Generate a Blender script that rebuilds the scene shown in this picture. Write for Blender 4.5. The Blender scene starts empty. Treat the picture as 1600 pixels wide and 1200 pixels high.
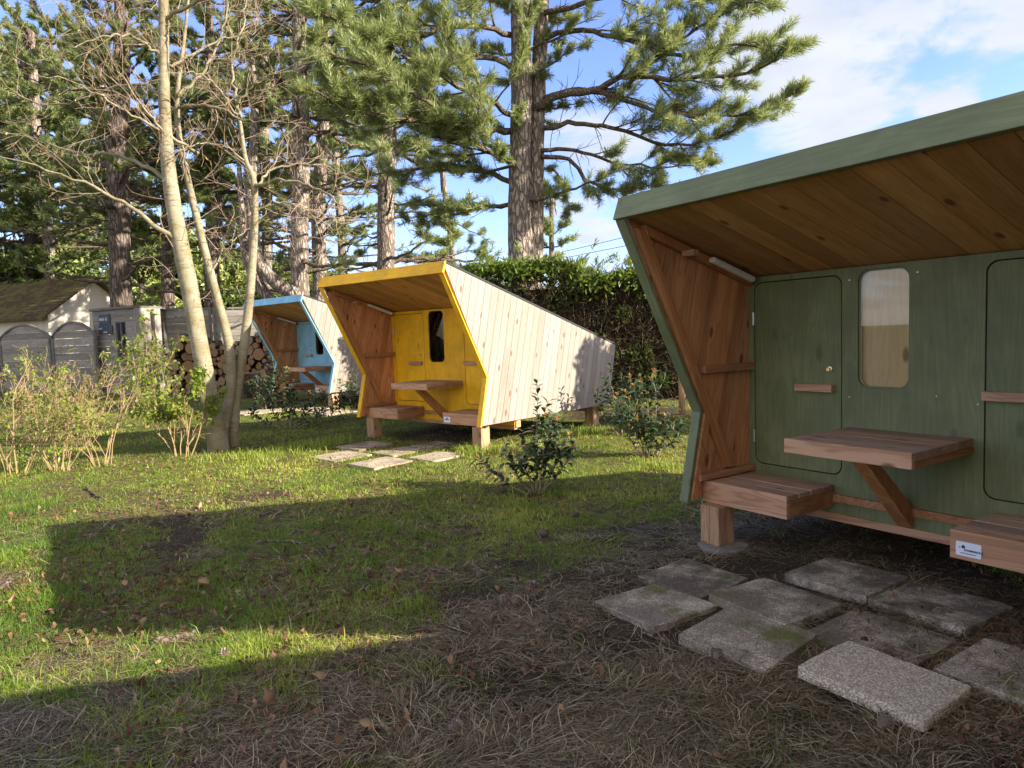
import bpy, math, random
import numpy as np
from mathutils import Vector, Matrix
SC = bpy.context.scene
COL = SC.collection
rad = math.radians

# ------------------------------------------------------------------ camera
CAM = Vector((0, 0, 1.3))
FPX, PITCH, ROLL = 1084.88, rad(-4.0279), rad(1.8923)      # focal length in pixels of a 1600 px wide frame
_R, _F, _U = Vector((1, 0, 0)), Vector((0, math.cos(PITCH), math.sin(PITCH))), Vector((0, -math.sin(PITCH), math.cos(PITCH)))
RP = math.cos(ROLL) * _R - math.sin(ROLL) * _U
UP = math.sin(ROLL) * _R + math.cos(ROLL) * _U
cd = bpy.data.cameras.new('camera'); cam = bpy.data.objects.new('camera', cd); COL.objects.link(cam)
cd.sensor_width = 36; cd.lens = FPX / 1600 * 36; cd.clip_start = 0.05; cd.clip_end = 3000
m3 = Matrix((RP, UP, -_F)).transposed()
cam.matrix_world = Matrix.Translation(CAM) @ m3.to_4x4()
SC.camera = cam

# ------------------------------------------------------------------ light
SUN_AZ, SUN_EL = 105.8, 25.4                                   # clockwise from +Y
sl = bpy.data.lights.new('sun', 'SUN'); so = bpy.data.objects.new('sun', sl); COL.objects.link(so)
sl.energy = 4.7; sl.angle = rad(0.55); sl.color = (1.0, 0.91, 0.76)
sd = Vector((math.sin(rad(SUN_AZ)) * math.cos(rad(SUN_EL)), math.cos(rad(SUN_AZ)) * math.cos(rad(SUN_EL)), math.sin(rad(SUN_EL))))
so.rotation_euler = sd.to_track_quat('Z', 'Y').to_euler()
SC.view_settings.view_transform = 'Standard'; SC.view_settings.look = 'None'
SC.view_settings.gamma = 1; SC.view_settings.exposure = 1.66
SC.cycles.max_bounces = 8; SC.cycles.diffuse_bounces = 4; SC.cycles.glossy_bounces = 3
SC.cycles.transmission_bounces = 4; SC.cycles.transparent_max_bounces = 6
SC.cycles.caustics_reflective = False; SC.cycles.caustics_refractive = False

class NT:
    """small helper for writing node trees"""
    def __init__(s, tree): s.t = tree; s.n = tree.nodes; s.l = tree.links; s.n.clear()
    def new(s, typ, **kw):
        nd = s.n.new(typ)
        for k, v in kw.items():
            if k == 'ins':
                for i, val in v.items(): s.put(nd, i, val)
            else: setattr(nd, k, v)
        return nd
    def put(s, nd, i, val):
        sock = nd.inputs[i]
        if isinstance(val, bpy.types.NodeSocket): s.l.new(val, sock)
        else: sock.default_value = val
    def math(s, op, a, b=0.0, c=None, clamp=False):
        nd = s.new('ShaderNodeMath', operation=op, use_clamp=clamp); s.put(nd, 0, a); s.put(nd, 1, b)
        if c is not None: s.put(nd, 2, c)
        return nd.outputs[0]
    def vmath(s, op, a, b=(0, 0, 0), out=0):
        nd = s.new('ShaderNodeVectorMath', operation=op); s.put(nd, 0, a); s.put(nd, 1, b)
        return nd.outputs['Value'] if op in ('DOT_PRODUCT', 'LENGTH') else nd.outputs[0]
    def scale(s, v, f):
        nd = s.new('ShaderNodeVectorMath', operation='SCALE'); s.put(nd, 0, v); s.put(nd, 'Scale', f); return nd.outputs[0]
    def noise(s, vec, scale, detail=3, rough=0.55, dist=0.0, col=False):
        nd = s.new('ShaderNodeTexNoise', ins={'Scale': scale, 'Detail': detail, 'Roughness': rough, 'Distortion': dist})
        if vec is not None: s.put(nd, 'Vector', vec)
        return nd.outputs[1 if col else 0]
    def ss(s, v, a, b, lo=0.0, hi=1.0):
        nd = s.new('ShaderNodeMapRange', interpolation_type='SMOOTHSTEP', ins={0: v, 1: a, 2: b, 3: lo, 4: hi}); return nd.outputs[0]
    def mix(s, f, a, b, mode='MIX'):
        nd = s.new('ShaderNodeMix', data_type='RGBA', blend_type=mode)
        s.put(nd, 0, f)
        for i, v in ((6, a), (7, b)): s.put(nd, i, v if isinstance(v, bpy.types.NodeSocket) else tuple(v) + (1,) if len(v) == 3 else v)
        return nd.outputs[2]
    def attr(s, name): return s.new('ShaderNodeAttribute', attribute_name=name).outputs['Fac']
    def obj(s): return s.new('ShaderNodeTexCoord').outputs['Object']

W_ = bpy.data.worlds.new('World'); SC.world = W_; W_.use_nodes = True
t = NT(W_.node_tree)
sky = t.new('ShaderNodeTexSky', sky_type='NISHITA', sun_disc=False, sun_elevation=rad(SUN_EL), sun_rotation=rad(SUN_AZ), air_density=1.0, dust_density=0.4, ozone_density=1.6)
D = t.new('ShaderNodeTexCoord').outputs['Generated']
sep = t.new('ShaderNodeSeparateXYZ', ins={0: D})
den = t.math('ADD', sep.outputs[2], 0.22)
cv = t.new('ShaderNodeCombineXYZ', ins={0: t.math('DIVIDE', sep.outputs[0], den), 1: t.math('DIVIDE', sep.outputs[1], den), 2: t.math('MULTIPLY', sep.outputs[2], 1.3)}).outputs[0]
n1 = t.noise(cv, 2.6, 8, 0.58, 0.25)
n2 = t.noise(cv, 0.7, 2, 0.5)
def blob(px, py, rr):
    d = (_F + RP * (px - 800) / FPX - UP * (py - 600) / FPX).normalized()
    return t.ss(t.vmath('LENGTH', t.vmath('SUBTRACT', D, tuple(d))), rr, 0.0)
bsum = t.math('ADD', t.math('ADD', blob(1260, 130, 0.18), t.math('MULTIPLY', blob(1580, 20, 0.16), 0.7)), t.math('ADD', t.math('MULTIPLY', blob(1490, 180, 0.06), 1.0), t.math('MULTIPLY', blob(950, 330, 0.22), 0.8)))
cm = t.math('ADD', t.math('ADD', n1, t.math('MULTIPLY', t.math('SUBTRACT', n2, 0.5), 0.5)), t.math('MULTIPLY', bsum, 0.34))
cm = t.math('ADD', cm, t.ss(sep.outputs[1], 0.30, -0.25, 0.0, 0.30))      # extra unseen cloud added behind the viewer to whiten and lift the shade
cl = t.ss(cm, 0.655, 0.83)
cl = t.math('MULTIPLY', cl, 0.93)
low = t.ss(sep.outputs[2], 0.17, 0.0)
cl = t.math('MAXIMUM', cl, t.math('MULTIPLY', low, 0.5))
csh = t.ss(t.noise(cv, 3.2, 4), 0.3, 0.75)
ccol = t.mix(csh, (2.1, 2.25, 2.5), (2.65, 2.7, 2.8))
ccol = t.mix(t.ss(sep.outputs[1], 0.25, -0.3), ccol, (4.7, 4.35, 3.8))  # added cloud behind the viewer is brighter and warmer than the visible ones, for fill
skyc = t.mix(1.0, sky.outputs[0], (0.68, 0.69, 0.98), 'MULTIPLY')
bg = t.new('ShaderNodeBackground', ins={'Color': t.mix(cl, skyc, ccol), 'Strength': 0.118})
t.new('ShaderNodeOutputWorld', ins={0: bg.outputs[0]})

def ray(px, py): return _F + RP * ((px - 800) / FPX) - UP * ((py - 600) / FPX)
def at(px, py, depth): return CAM + ray(px, py) * depth
def rise(y): return 0.0115 * min(max(0.0, y - 5.0), 22.0)
def gnd(px, py):
    d = ray(px, py); z = 0.0
    for _ in range(6):
        p = CAM + d * ((z - 1.3) / d.z); z = rise(p.y)
    return Vector((p.x, p.y, z))

# ------------------------------------------------------------------ mesh helpers
class MB:
    def __init__(s): s.v = []; s.f = []; s.t = []
    def add(s, vs, fs, tint=0.5):
        o = len(s.v); s.v.extend([tuple(v) for v in vs]); s.f.extend([tuple(i + o for i in f) for f in fs]); s.t.extend([tint] * len(fs))
    def box(s, x0, x1, y0, y1, z0, z1, tint=0.5):
        s.add([(x0, y0, z0), (x1, y0, z0), (x1, y1, z0), (x0, y1, z0), (x0, y0, z1), (x1, y0, z1), (x1, y1, z1), (x0, y1, z1)],
              [(3, 2, 1, 0), (4, 5, 6, 7), (0, 1, 5, 4), (1, 2, 6, 5), (2, 3, 7, 6), (3, 0, 4, 7)], tint)
    def prism(s, poly, fn, d0, d1, tint=0.5):
        """poly: 2-D outline, fn(a, b, d) -> 3-D point"""
        n = len(poly)
        vs = [fn(a, b, d0) for a, b in poly] + [fn(a, b, d1) for a, b in poly]
        fs = [tuple(range(n))[::-1], tuple(range(n, 2 * n))] + [(i, (i + 1) % n, n + (i + 1) % n, n + i) for i in range(n)]
        s.add(vs, fs, tint)
    def beam(s, p, q, w, h, up=(0, 0, 1), tint=0.5):
        p, q = Vector(p), Vector(q); d = (q - p).normalized(); a = d.cross(Vector(up)).normalized(); b = a.cross(d).normalized()
        vs = []
        for c in (p, q):
            for i, j in ((-1, -1), (1, -1), (1, 1), (-1, 1)): vs.append(c + a * (i * w / 2) + b * (j * h / 2))
        s.add(vs, [(0, 1, 2, 3), (7, 6, 5, 4), (0, 4, 5, 1), (1, 5, 6, 2), (2, 6, 7, 3), (3, 7, 4, 0)], tint)
    def tube(s, pts, rads, n=6, tint=0.5, cap=True, rough=0.0, rng=random):
        o = len(s.v); prev = None; k = len(pts)
        for i, p in enumerate(pts):
            p = Vector(p); a = Vector(pts[max(i - 1, 0)]); b = Vector(pts[min(i + 1, k - 1)])
            d = b - a
            d = d.normalized() if d.length > 1e-9 else Vector((0, 0, 1))
            u = prev if prev is not None else (Vector((1, 0, 0)) if abs(d.x) < 0.8 else Vector((0, 1, 0)))
            u = (u - d * u.dot(d)); u = u.normalized() if u.length > 1e-6 else d.orthogonal().normalized()
            prev = u; w = d.cross(u)
            for j in range(n):
                an = 2 * math.pi * j / n; r = rads[i] * (1 + (rng.uniform(-rough, rough) if rough else 0))
                s.v.append(tuple(p + u * (math.cos(an) * r) + w * (math.sin(an) * r)))
        fs = []
        for i in range(k - 1):
            for j in range(n):
                a, b = o + i * n + j, o + i * n + (j + 1) % n
                fs.append((a, b, b + n, a + n))
        if cap: fs.append(tuple(o + j for j in range(n))[::-1]); fs.append(tuple(o + (k - 1) * n + j for j in range(n)))
        s.f.extend(fs); s.t.extend([tint] * len(fs))
    def build(s, name, mat, parent=None, smooth=False, bevel=0.0):
        me = bpy.data.meshes.new(name); me.from_pydata(s.v, [], s.f); me.update()
        return finish(me, name, mat, parent, smooth, bevel, s.t)

def finish(me, name, mat, parent=None, smooth=False, bevel=0.0, tint=None):
    if tint is not None and len(tint) == len(me.polygons):
        at_ = me.attributes.new('tint', 'FLOAT', 'FACE'); at_.data.foreach_set('value', np.asarray(tint, 'f'))
    if mat: me.materials.append(mat)
    if smooth: me.polygons.foreach_set('use_smooth', np.ones(len(me.polygons), bool))
    o = bpy.data.objects.new(name, me); COL.objects.link(o)
    if parent: o.parent = parent
    if bevel:
        b = o.modifiers.new('bevel', 'BEVEL'); b.width = bevel; b.segments = 2; b.limit_method = 'ANGLE'; b.angle_limit = rad(40)
    return o

def np_mesh(name, V, faces, tint, mat, parent=None, smooth=False):
    """V (N,3); faces: list of int arrays (M,k); tint: list of arrays (M,)"""
    me = bpy.data.meshes.new(name); V = np.asarray(V, 'f')
    me.vertices.add(len(V)); me.vertices.foreach_set('co', V.ravel())
    idx = np.concatenate([f.ravel() for f in faces]).astype(np.int32)
    tot = np.concatenate([np.full(len(f), f.shape[1], np.int32) for f in faces])
    me.loops.add(len(idx)); me.loops.foreach_set('vertex_index', idx)
    me.polygons.add(len(tot)); st = np.zeros(len(tot), np.int32); st[1:] = np.cumsum(tot)[:-1]
    me.polygons.foreach_set('loop_start', st); me.update(calc_edges=True); me.validate()
    return finish(me, name, mat, parent, smooth, 0, np.concatenate(tint))

def tag(o, label, cat, group=None, kind=None):
    if label: o['label'] = label
    if cat: o['category'] = cat
    if group: o['group'] = group
    if kind or cat: o['kind'] = kind or 'thing'
    return o
def thing(name, label, cat, loc=(0, 0, 0), rz=0.0, group=None):
    o = bpy.data.objects.new(name, None); COL.objects.link(o); o.location = loc; o.rotation_euler = (0, 0, rz); o.empty_display_size = 0.2
    return tag(o, label, cat, group)
def dup(root, loc, rz=0.0, scale=1.0, label=None, group=None):
    r = root.copy(); COL.objects.link(r); r.location = loc; r.rotation_euler = (0, 0, rz)
    r.scale = (scale,) * 3 if not isinstance(scale, tuple) else scale
    if label: r['label'] = label
    if group: r['group'] = group
    for ch in list(root.children):
        c = ch.copy(); COL.objects.link(c); c.parent = r
        for g in list(ch.children):
            d = g.copy(); COL.objects.link(d); d.parent = c
    return r

def flat_shape(name, loops, y0, y1, mat, parent=None, bevel=0.0):
    """outline with holes in the x-z plane (lists of (x, z)), thick from y0 to y1"""
    cu = bpy.data.curves.new(name, 'CURVE'); cu.dimensions = '2D'; cu.fill_mode = 'BOTH'; cu.extrude = (y1 - y0) / 2
    for lp in loops:
        sp = cu.splines.new('POLY'); sp.points.add(len(lp) - 1); sp.use_cyclic_u = True
        for q, (a, b) in zip(sp.points, lp): q.co = (a, b, 0, 1)
    tmp = bpy.data.objects.new('tmp', cu); COL.objects.link(tmp)
    bpy.context.view_layer.update()
    me = bpy.data.meshes.new_from_object(tmp.evaluated_get(bpy.context.evaluated_depsgraph_get()))
    bpy.data.objects.remove(tmp); bpy.data.curves.remove(cu)
    ym = (y0 + y1) / 2
    me.transform(Matrix(((1, 0, 0, 0), (0, 0, -1, ym), (0, 1, 0, 0), (0, 0, 0, 1))))
    me.name = name; me.materials.clear()
    return finish(me, name, mat, parent, False, bevel)

def rrect(x0, x1, z0, z1, r, n=7):
    out = []
    for cx, cz, a0 in ((x1 - r, z1 - r, 0), (x0 + r, z1 - r, 90), (x0 + r, z0 + r, 180), (x1 - r, z0 + r, 270)):
        for i in range(n + 1):
            a = rad(a0 + 90 * i / n); out.append((cx + r * math.cos(a), cz + r * math.sin(a)))
    return out

def text_mesh(name, body, size, mat, parent, loc, rot=(math.pi / 2, 0, 0), align='LEFT', bold=0.0):
    cu = bpy.data.curves.new(name, 'FONT'); cu.body = body; cu.size = size; cu.align_x = align; cu.extrude = 0.0006; cu.offset = bold
    tmp = bpy.data.objects.new('tmp', cu); COL.objects.link(tmp); bpy.context.view_layer.update()
    me = bpy.data.meshes.new_from_object(tmp.evaluated_get(bpy.context.evaluated_depsgraph_get()))
    bpy.data.objects.remove(tmp); bpy.data.curves.remove(cu)
    me.materials.clear(); me.name = name
    o = finish(me, name, mat, parent); o.location = loc; o.rotation_euler = rot
    return o

# value noise shared by the ground, the grass and the litter
_rs = np.random.RandomState(5); _G = _rs.rand(256, 256)
def vnoise(x, y):
    xi = np.floor(x).astype(int); yi = np.floor(y).astype(int); fx = x - xi; fy = y - yi
    fx = fx * fx * (3 - 2 * fx); fy = fy * fy * (3 - 2 * fy)
    g = lambda a, b: _G[a & 255, b & 255]
    return (g(xi, yi) * (1 - fx) + g(xi + 1, yi) * fx) * (1 - fy) + (g(xi, yi + 1) * (1 - fx) + g(xi + 1, yi + 1) * fx) * fy
def fbm(x, y, o=4):
    s = 0; a = 0.5
    for _ in range(o): s = s + a * vnoise(x, y); x = x * 2.03 + 17.3; y = y * 2.03 + 5.1; a *= 0.5
    return s / (1 - 0.5 ** o)
def gheight(x, y):
    x = np.asarray(x, float); y = np.asarray(y, float)
    base = 0.0115 * np.clip(y - 5.0, 0, 22)
    fine = (fbm(x * 3 + 40, y * 3 + 9, 4) - 0.5) * 0.035 + (fbm(x * 0.6, y * 0.6 + 70, 2) - 0.5) * 0.05
    return base + fine - 0.004
def grassness(x, y):
    """0 = needle litter and bare earth, 1 = lawn"""
    x = np.asarray(x, float); y = np.asarray(y, float)
    n = fbm(x * 0.9 + 3, y * 0.9 + 31, 4); n2 = fbm(x * 3.1 + 11, y * 3.1 + 2, 3)
    d = 0.70 - 0.22 * np.clip((x + 1.0) / 2.5, -1.5, 1.2) + 0.13 * np.clip((y - 3.0) / 2.0, -1.2, 1.0)
    d = d - 0.9 * np.exp(-(((x - 1.5) / 1.3) ** 2 + ((y - 3.2) / 1.5) ** 2))
    d = d + 0.45 * np.exp(-(((x - 0.2) / 1.5) ** 2 + ((y - 6.6) / 1.3) ** 2))
    d = d - 0.55 * np.exp(-(((y - 8.05 - 0.62 * (x + 3.9)) / 0.5) ** 2)) * (x < -2.3)
    d = d + 0.28 * np.exp(-(((x + 1.3) / 1.3) ** 2 + ((y - 2.0) / 0.55) ** 2)) + 0.3 * np.exp(-(((x - 0.35) / 0.5) ** 2 + ((y - 1.75) / 0.35) ** 2))     # bare earth under the shrubs
    d = d - 0.5 * np.exp(-(((x + 0.9) / 1.3) ** 2 + ((y - 8.6) / 0.8) ** 2))
    return np.clip(d + (n - 0.5) * 1.8 + (n2 - 0.5) * 1.1, 0, 1)

# ------------------------------------------------------------------ materials
def new_mat(name):
    m = bpy.data.materials.new(name); m.use_nodes = True; return m, NT(m.node_tree)
def out(t, bsdf): t.new('ShaderNodeOutputMaterial', ins={0: bsdf})
def bump(t, h, strength, dist): return t.new('ShaderNodeBump', ins={'Height': h, 'Strength': strength, 'Distance': dist}).outputs[0]

def frame_axes(axis):
    a = Vector(axis).normalized(); b = a.orthogonal().normalized(); c = a.cross(b)
    if abs(a.z) > 0.9: b = Vector((1, 0, 0)) - a * a.x; b.normalize(); c = a.cross(b)
    return a, b, c
def wood(name, axis, light, dark, knot=None, grain=1.0, rough=0.65, grey=None, spec=0.3, tintw=0.45):
    m, t = new_mat(name)
    P = t.vmath('ADD', t.obj(), t.scale((1.3, 2.7, 0.9), t.math('MULTIPLY', t.new('ShaderNodeObjectInfo').outputs['Random'], 9.0)))
    tin = t.attr('tint')
    P = t.vmath('ADD', P, t.scale((3.1, 1.7, 5.3), t.math('MULTIPLY', tin, 11.0)))
    a, b, c = frame_axes(axis)
    al, c1, c2 = (t.vmath('DOT_PRODUCT', P, tuple(q)) for q in (a, b, c))
    def comb(sa, sc): return t.new('ShaderNodeCombineXYZ', ins={0: t.math('MULTIPLY', al, sa), 1: t.math('MULTIPLY', c1, sc), 2: t.math('MULTIPLY', c2, sc)}).outputs[0]
    big = t.noise(comb(0.9, 9.0), 1.0, 3, 0.5, 0.5)
    ring = t.math('MULTIPLY_ADD', t.math('SINE', t.math('MULTIPLY', big, 60.0)), 0.5, 0.5)
    ring = t.math('POWER', ring, 2.2)
    fib = t.noise(comb(4.0, 170.0), 1.0, 2, 0.6)
    col = t.mix(t.ss(big, 0.32, 0.68), light, dark)
    col = t.mix(t.math('MULTIPLY', ring, 0.42 * grain), col, tuple(x * 0.45 for x in dark))
    col = t.mix(t.math('MULTIPLY', t.math('SUBTRACT', 1.0, fib), 0.35 * grain), col, tuple(x * 0.55 for x in dark))
    if grey: col = t.mix(t.ss(t.noise(comb(0.7, 3.0), 1.0, 4, 0.6), 0.35, 0.75, 0.0, 0.8), col, grey)
    if knot:
        vo = t.new('ShaderNodeTexVoronoi', ins={'Vector': comb(3.2, 7.5), 'Scale': 1.0})
        k = t.ss(vo.outputs['Distance'], 0.17, 0.08)
        col = t.mix(t.math('MULTIPLY', k, 0.85), col, knot)
    v = t.math('MULTIPLY_ADD', tin, tintw, 1.0 - tintw * 0.5)
    col = t.mix(1.0, col, t.new('ShaderNodeCombineXYZ', ins={0: v, 1: v, 2: v}).outputs[0], 'MULTIPLY')
    bs = t.new('ShaderNodeBsdfPrincipled', ins={'Base Color': col, 'Roughness': rough, 'Specular IOR Level': spec,
               'Normal': bump(t, t.math('ADD', t.math('MULTIPLY', fib, 0.6), ring), 0.25, 0.002)})
    out(t, bs.outputs[0]); return m
def paint(name, c, axis=(0, 0, 1), rough=0.58, var=0.15):
    gs = 0.36 if c[2] > 0.05 and c[2] < 0.3 else 0.16            # the yellow and blue coats hide more of the grain
    m, t = new_mat(name)
    P = t.vmath('ADD', t.obj(), t.scale((1.3, 2.7, 0.9), t.math('MULTIPLY', t.new('ShaderNodeObjectInfo').outputs['Random'], 9.0)))
    a, b, d = frame_axes(axis)
    al, c1, c2 = (t.vmath('DOT_PRODUCT', P, tuple(q)) for q in (a, b, d))
    def comb(sa, sc): return t.new('ShaderNodeCombineXYZ', ins={0: t.math('MULTIPLY', al, sa), 1: t.math('MULTIPLY', c1, sc), 2: t.math('MULTIPLY', c2, sc)}).outputs[0]
    big = t.noise(comb(0.8, 9.0), 1.0, 3, 0.5, 0.8)
    ring = t.math('MULTIPLY_ADD', t.math('SINE', t.math('MULTIPLY', big, 55.0)), 0.5, 0.5)
    fib = t.noise(comb(3.0, 150.0), 1.0, 2, 0.6)
    blot = t.noise(P, 3.5, 5, 0.65)
    vo = t.new('ShaderNodeTexVoronoi', ins={'Vector': comb(2.0, 5.0), 'Scale': 1.0})
    kn = t.ss(vo.outputs['Distance'], 0.14, 0.05)
    col = t.mix(t.ss(blot, 0.34, 0.66), tuple(x * (1 - var) for x in c), tuple(min(1, x * (1 + var)) for x in c))
    col = t.mix(t.math('MULTIPLY', ring, gs), col, tuple(x * 0.58 for x in c))
    col = t.mix(t.math('MULTIPLY', t.ss(fib, 0.55, 0.3), 0.3), col, tuple(x * 0.6 for x in c))
    col = t.mix(t.math('MULTIPLY', kn, 0.6), col, tuple(x * 0.4 for x in c))
    bs = t.new('ShaderNodeBsdfPrincipled', ins={'Base Color': col, 'Roughness': t.math('MULTIPLY_ADD', blot, 0.25, rough - 0.12), 'Specular IOR Level': 0.35,
               'Normal': bump(t, t.math('ADD', fib, t.math('MULTIPLY', ring, 0.5)), 0.22, 0.0015)})
    out(t, bs.outputs[0]); return m
def simple(name, c, rough=0.6, metal=0.0, var=0.15, nscale=8.0, bmp=0.0, spec=0.4):
    m, t = new_mat(name); P = t.obj(); n = t.noise(P, nscale, 5, 0.6)
    col = t.mix(n, tuple(x * (1 - var) for x in c), tuple(min(1, x * (1 + var)) for x in c))
    kw = {'Base Color': col, 'Roughness': rough, 'Metallic': metal, 'Specular IOR Level': spec}
    if bmp: kw['Normal'] = bump(t, n, bmp, 0.01)
    out(t, t.new('ShaderNodeBsdfPrincipled', ins=kw).outputs[0]); return m
def leafmat(name, c0, c1, c2=None, trans=0.35, rough=0.5, spec=0.35):
    """tint 0..1 runs c0 -> c1 (-> c2)"""
    m, t = new_mat(name); f = t.attr('tint')
    ramp = t.new('ShaderNodeValToRGB', ins={0: f}); cr = ramp.color_ramp
    cr.elements[0].color = tuple(c0) + (1,); cr.elements[1].color = tuple(c2 or c1) + (1,); cr.elements[1].position = 1.0
    if c2: e = cr.elements.new(0.5); e.color = tuple(c1) + (1,)
    col = ramp.outputs[0]
    a = t.new('ShaderNodeBsdfPrincipled', ins={'Base Color': col, 'Roughness': rough, 'Specular IOR Level': spec})
    b = t.new('ShaderNodeBsdfTranslucent', ins={'Color': t.mix(0.5, col, (0.30, 0.32, 0.04), 'MIX') if trans > 0.3 else col})
    mx = t.new('ShaderNodeMixShader', ins={0: trans, 1: a.outputs[0], 2: b.outputs[0]})
    out(t, mx.outputs[0]); return m
def bark(name, c0, c1, c2, vs=7.0, stretch=0.22, depth=0.03):
    m, t = new_mat(name); P = t.obj()
    mp = t.new('ShaderNodeMapping', ins={0: P, 'Scale': (1, 1, stretch)}).outputs[0]
    wv = t.vmath('ADD', mp, t.scale(t.noise(mp, 6, 3, col=True), 0.18))
    vo = t.new('ShaderNodeTexVoronoi', feature='DISTANCE_TO_EDGE', ins={'Vector': wv, 'Scale': vs})
    e = t.ss(vo.outputs['Distance'], 0.0, 0.22)
    n = t.noise(P, 14, 5, 0.65); n2 = t.noise(mp, 3.0, 4)
    col = t.mix(t.ss(n, 0.3, 0.7), c0, c1); col = t.mix(t.ss(n2, 0.45, 0.75), col, c2)
    col = t.mix(e, tuple(x * 0.5 for x in c0), col)
    bs = t.new('ShaderNodeBsdfPrincipled', ins={'Base Color': col, 'Roughness': 0.9, 'Specular IOR Level': 0.15,
               'Normal': bump(t, t.math('ADD', e, t.math('MULTIPLY', n, 0.5)), 0.9, depth)})
    out(t, bs.outputs[0]); return m
def slab_mat():
    m, t = new_mat('exposed_aggregate'); P = t.obj()
    P = t.vmath('ADD', P, t.scale((3.0, 1.7, 0.0), t.math('MULTIPLY', t.new('ShaderNodeObjectInfo').outputs['Random'], 13.0)))
    vo = t.new('ShaderNodeTexVoronoi', ins={'Vector': P, 'Scale': 150.0}); peb = vo.outputs['Color']
    g = t.new('ShaderNodeSeparateColor', ins={0: peb}).outputs[0]
    col = t.mix(g, (0.38, 0.31, 0.225), (0.74, 0.62, 0.47))
    col = t.mix(t.ss(vo.outputs['Distance'], 0.35, 0.7), col, (0.30, 0.245, 0.18))
    dirt_shade = t.ss(t.noise(P, 4.0, 6, 0.7), 0.34, 0.58)
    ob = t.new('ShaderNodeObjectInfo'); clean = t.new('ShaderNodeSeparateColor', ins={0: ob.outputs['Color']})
    col = t.mix(t.math('MULTIPLY', dirt_shade, t.math('MULTIPLY', clean.outputs[0], 0.9)), col, t.mix(t.noise(P, 40, 3), (0.040, 0.030, 0.020), (0.13, 0.10, 0.07)))
    moss = t.ss(t.noise(t.vmath('ADD', P, (5.0, 2.0, 0)), 4.0, 5, 0.6), 0.53, 0.66)
    col = t.mix(t.math('MULTIPLY', moss, t.math('MULTIPLY', clean.outputs[1], 0.85)), col, t.mix(t.noise(P, 60, 3), (0.055, 0.075, 0.012), (0.15, 0.15, 0.025)))
    hh = t.math('SUBTRACT', 1.0, vo.outputs['Distance'])
    bs = t.new('ShaderNodeBsdfPrincipled', ins={'Base Color': col, 'Roughness': 0.9, 'Specular IOR Level': 0.2, 'Normal': bump(t, t.math('ADD', hh, t.math('MULTIPLY', moss, 1.0)), 0.7, 0.004)})
    out(t, bs.outputs[0]); return m

AX_SIDE = (0, 0.245, 1)
M = {}
M['liner'] = wood('red_lining_boards', AX_SIDE, (0.62, 0.315, 0.145), (0.50, 0.215, 0.082), (0.13, 0.035, 0.012))
M['clad'] = wood('pale_cladding_boards', AX_SIDE, (0.300, 0.262, 0.222), (0.265, 0.222, 0.180), (0.14, 0.085, 0.052), 0.6, 0.75, (0.30, 0.268, 0.24), 0.2, 0.2)
M['beam_x'] = wood('larch_grain_along_width', (1, 0, 0), (0.58, 0.345, 0.205), (0.45, 0.235, 0.120), (0.13, 0.05, 0.02), 1.2)
M['beam_y'] = wood('larch_grain_along_depth', (0, 1, 0), (0.55, 0.285, 0.145), (0.40, 0.18, 0.078), (0.13, 0.05, 0.02), 1.2)
M['beam_z'] = wood('larch_grain_upright', (0, 0, 1), (0.54, 0.34, 0.20), (0.42, 0.235, 0.125), (0.13, 0.05, 0.02), 1.2)
M['beam_s'] = wood('larch_grain_slanted', (0, 0.5, -1), (0.56, 0.265, 0.11), (0.43, 0.18, 0.065), None, 1.0)
M['deck'] = wood('greyed_larch_deck', (1, 0, 0), (0.54, 0.335, 0.215), (0.42, 0.24, 0.14), (0.13, 0.055, 0.025), 1.2, 0.7, (0.33, 0.245, 0.19))
M['ceil'] = wood('oiled_pine_ceiling', (0, 1, -0.294), (0.58, 0.325, 0.135), (0.48, 0.24, 0.085), (0.12, 0.045, 0.015), 0.6)
M['ply'] = wood('pine_plywood', (0, 0, 1), (0.88, 0.58, 0.33), (0.80, 0.47, 0.24), (0.22, 0.10, 0.045), 0.45)
M['roofing'] = simple('black_roofing_felt', (0.03, 0.03, 0.032), 0.8)
M['dark'] = simple('dark_interior_timber', (0.06, 0.04, 0.028), 0.8)
M['steel'] = simple('hinge_steel', (0.55, 0.55, 0.53), 0.35, 1.0)
M['brass'] = simple('brass_lock', (0.75, 0.60, 0.34), 0.3, 1.0)
M['tubew'] = simple('lamp_white_plastic', (0.72, 0.70, 0.64), 0.35)
M['plate'] = simple('plaque_white', (0.70, 0.74, 0.80), 0.4, 0, 0.03)
M['ink'] = simple('dark_ink', (0.03, 0.03, 0.05), 0.5)
M['blueink'] = simple('blue_ink', (0.03, 0.10, 0.22), 0.5)
M['concrete'] = simple('cast_concrete', (0.22, 0.205, 0.17), 0.9, 0, 0.25, 20, 0.4, 0.2)
def glass_mat():
    m, t = new_mat('window_glass')
    fr = t.new('ShaderNodeFresnel', ins={'IOR': 1.52})
    gl = t.new('ShaderNodeBsdfGlossy', ins={'Roughness': 0.02, 'Color': (1, 1, 1, 1)})
    tr = t.new('ShaderNodeBsdfTransparent', ins={'Color': (0.93, 0.95, 0.94, 1)})
    f = t.math('MULTIPLY_ADD', fr.outputs[0], 1.0, 0.0, clamp=True)
    out(t, t.new('ShaderNodeMixShader', ins={0: f, 1: tr.outputs[0], 2: gl.outputs[0]}).outputs[0]); return m
M['glass'] = glass_mat()
M['slab'] = slab_mat()

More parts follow.
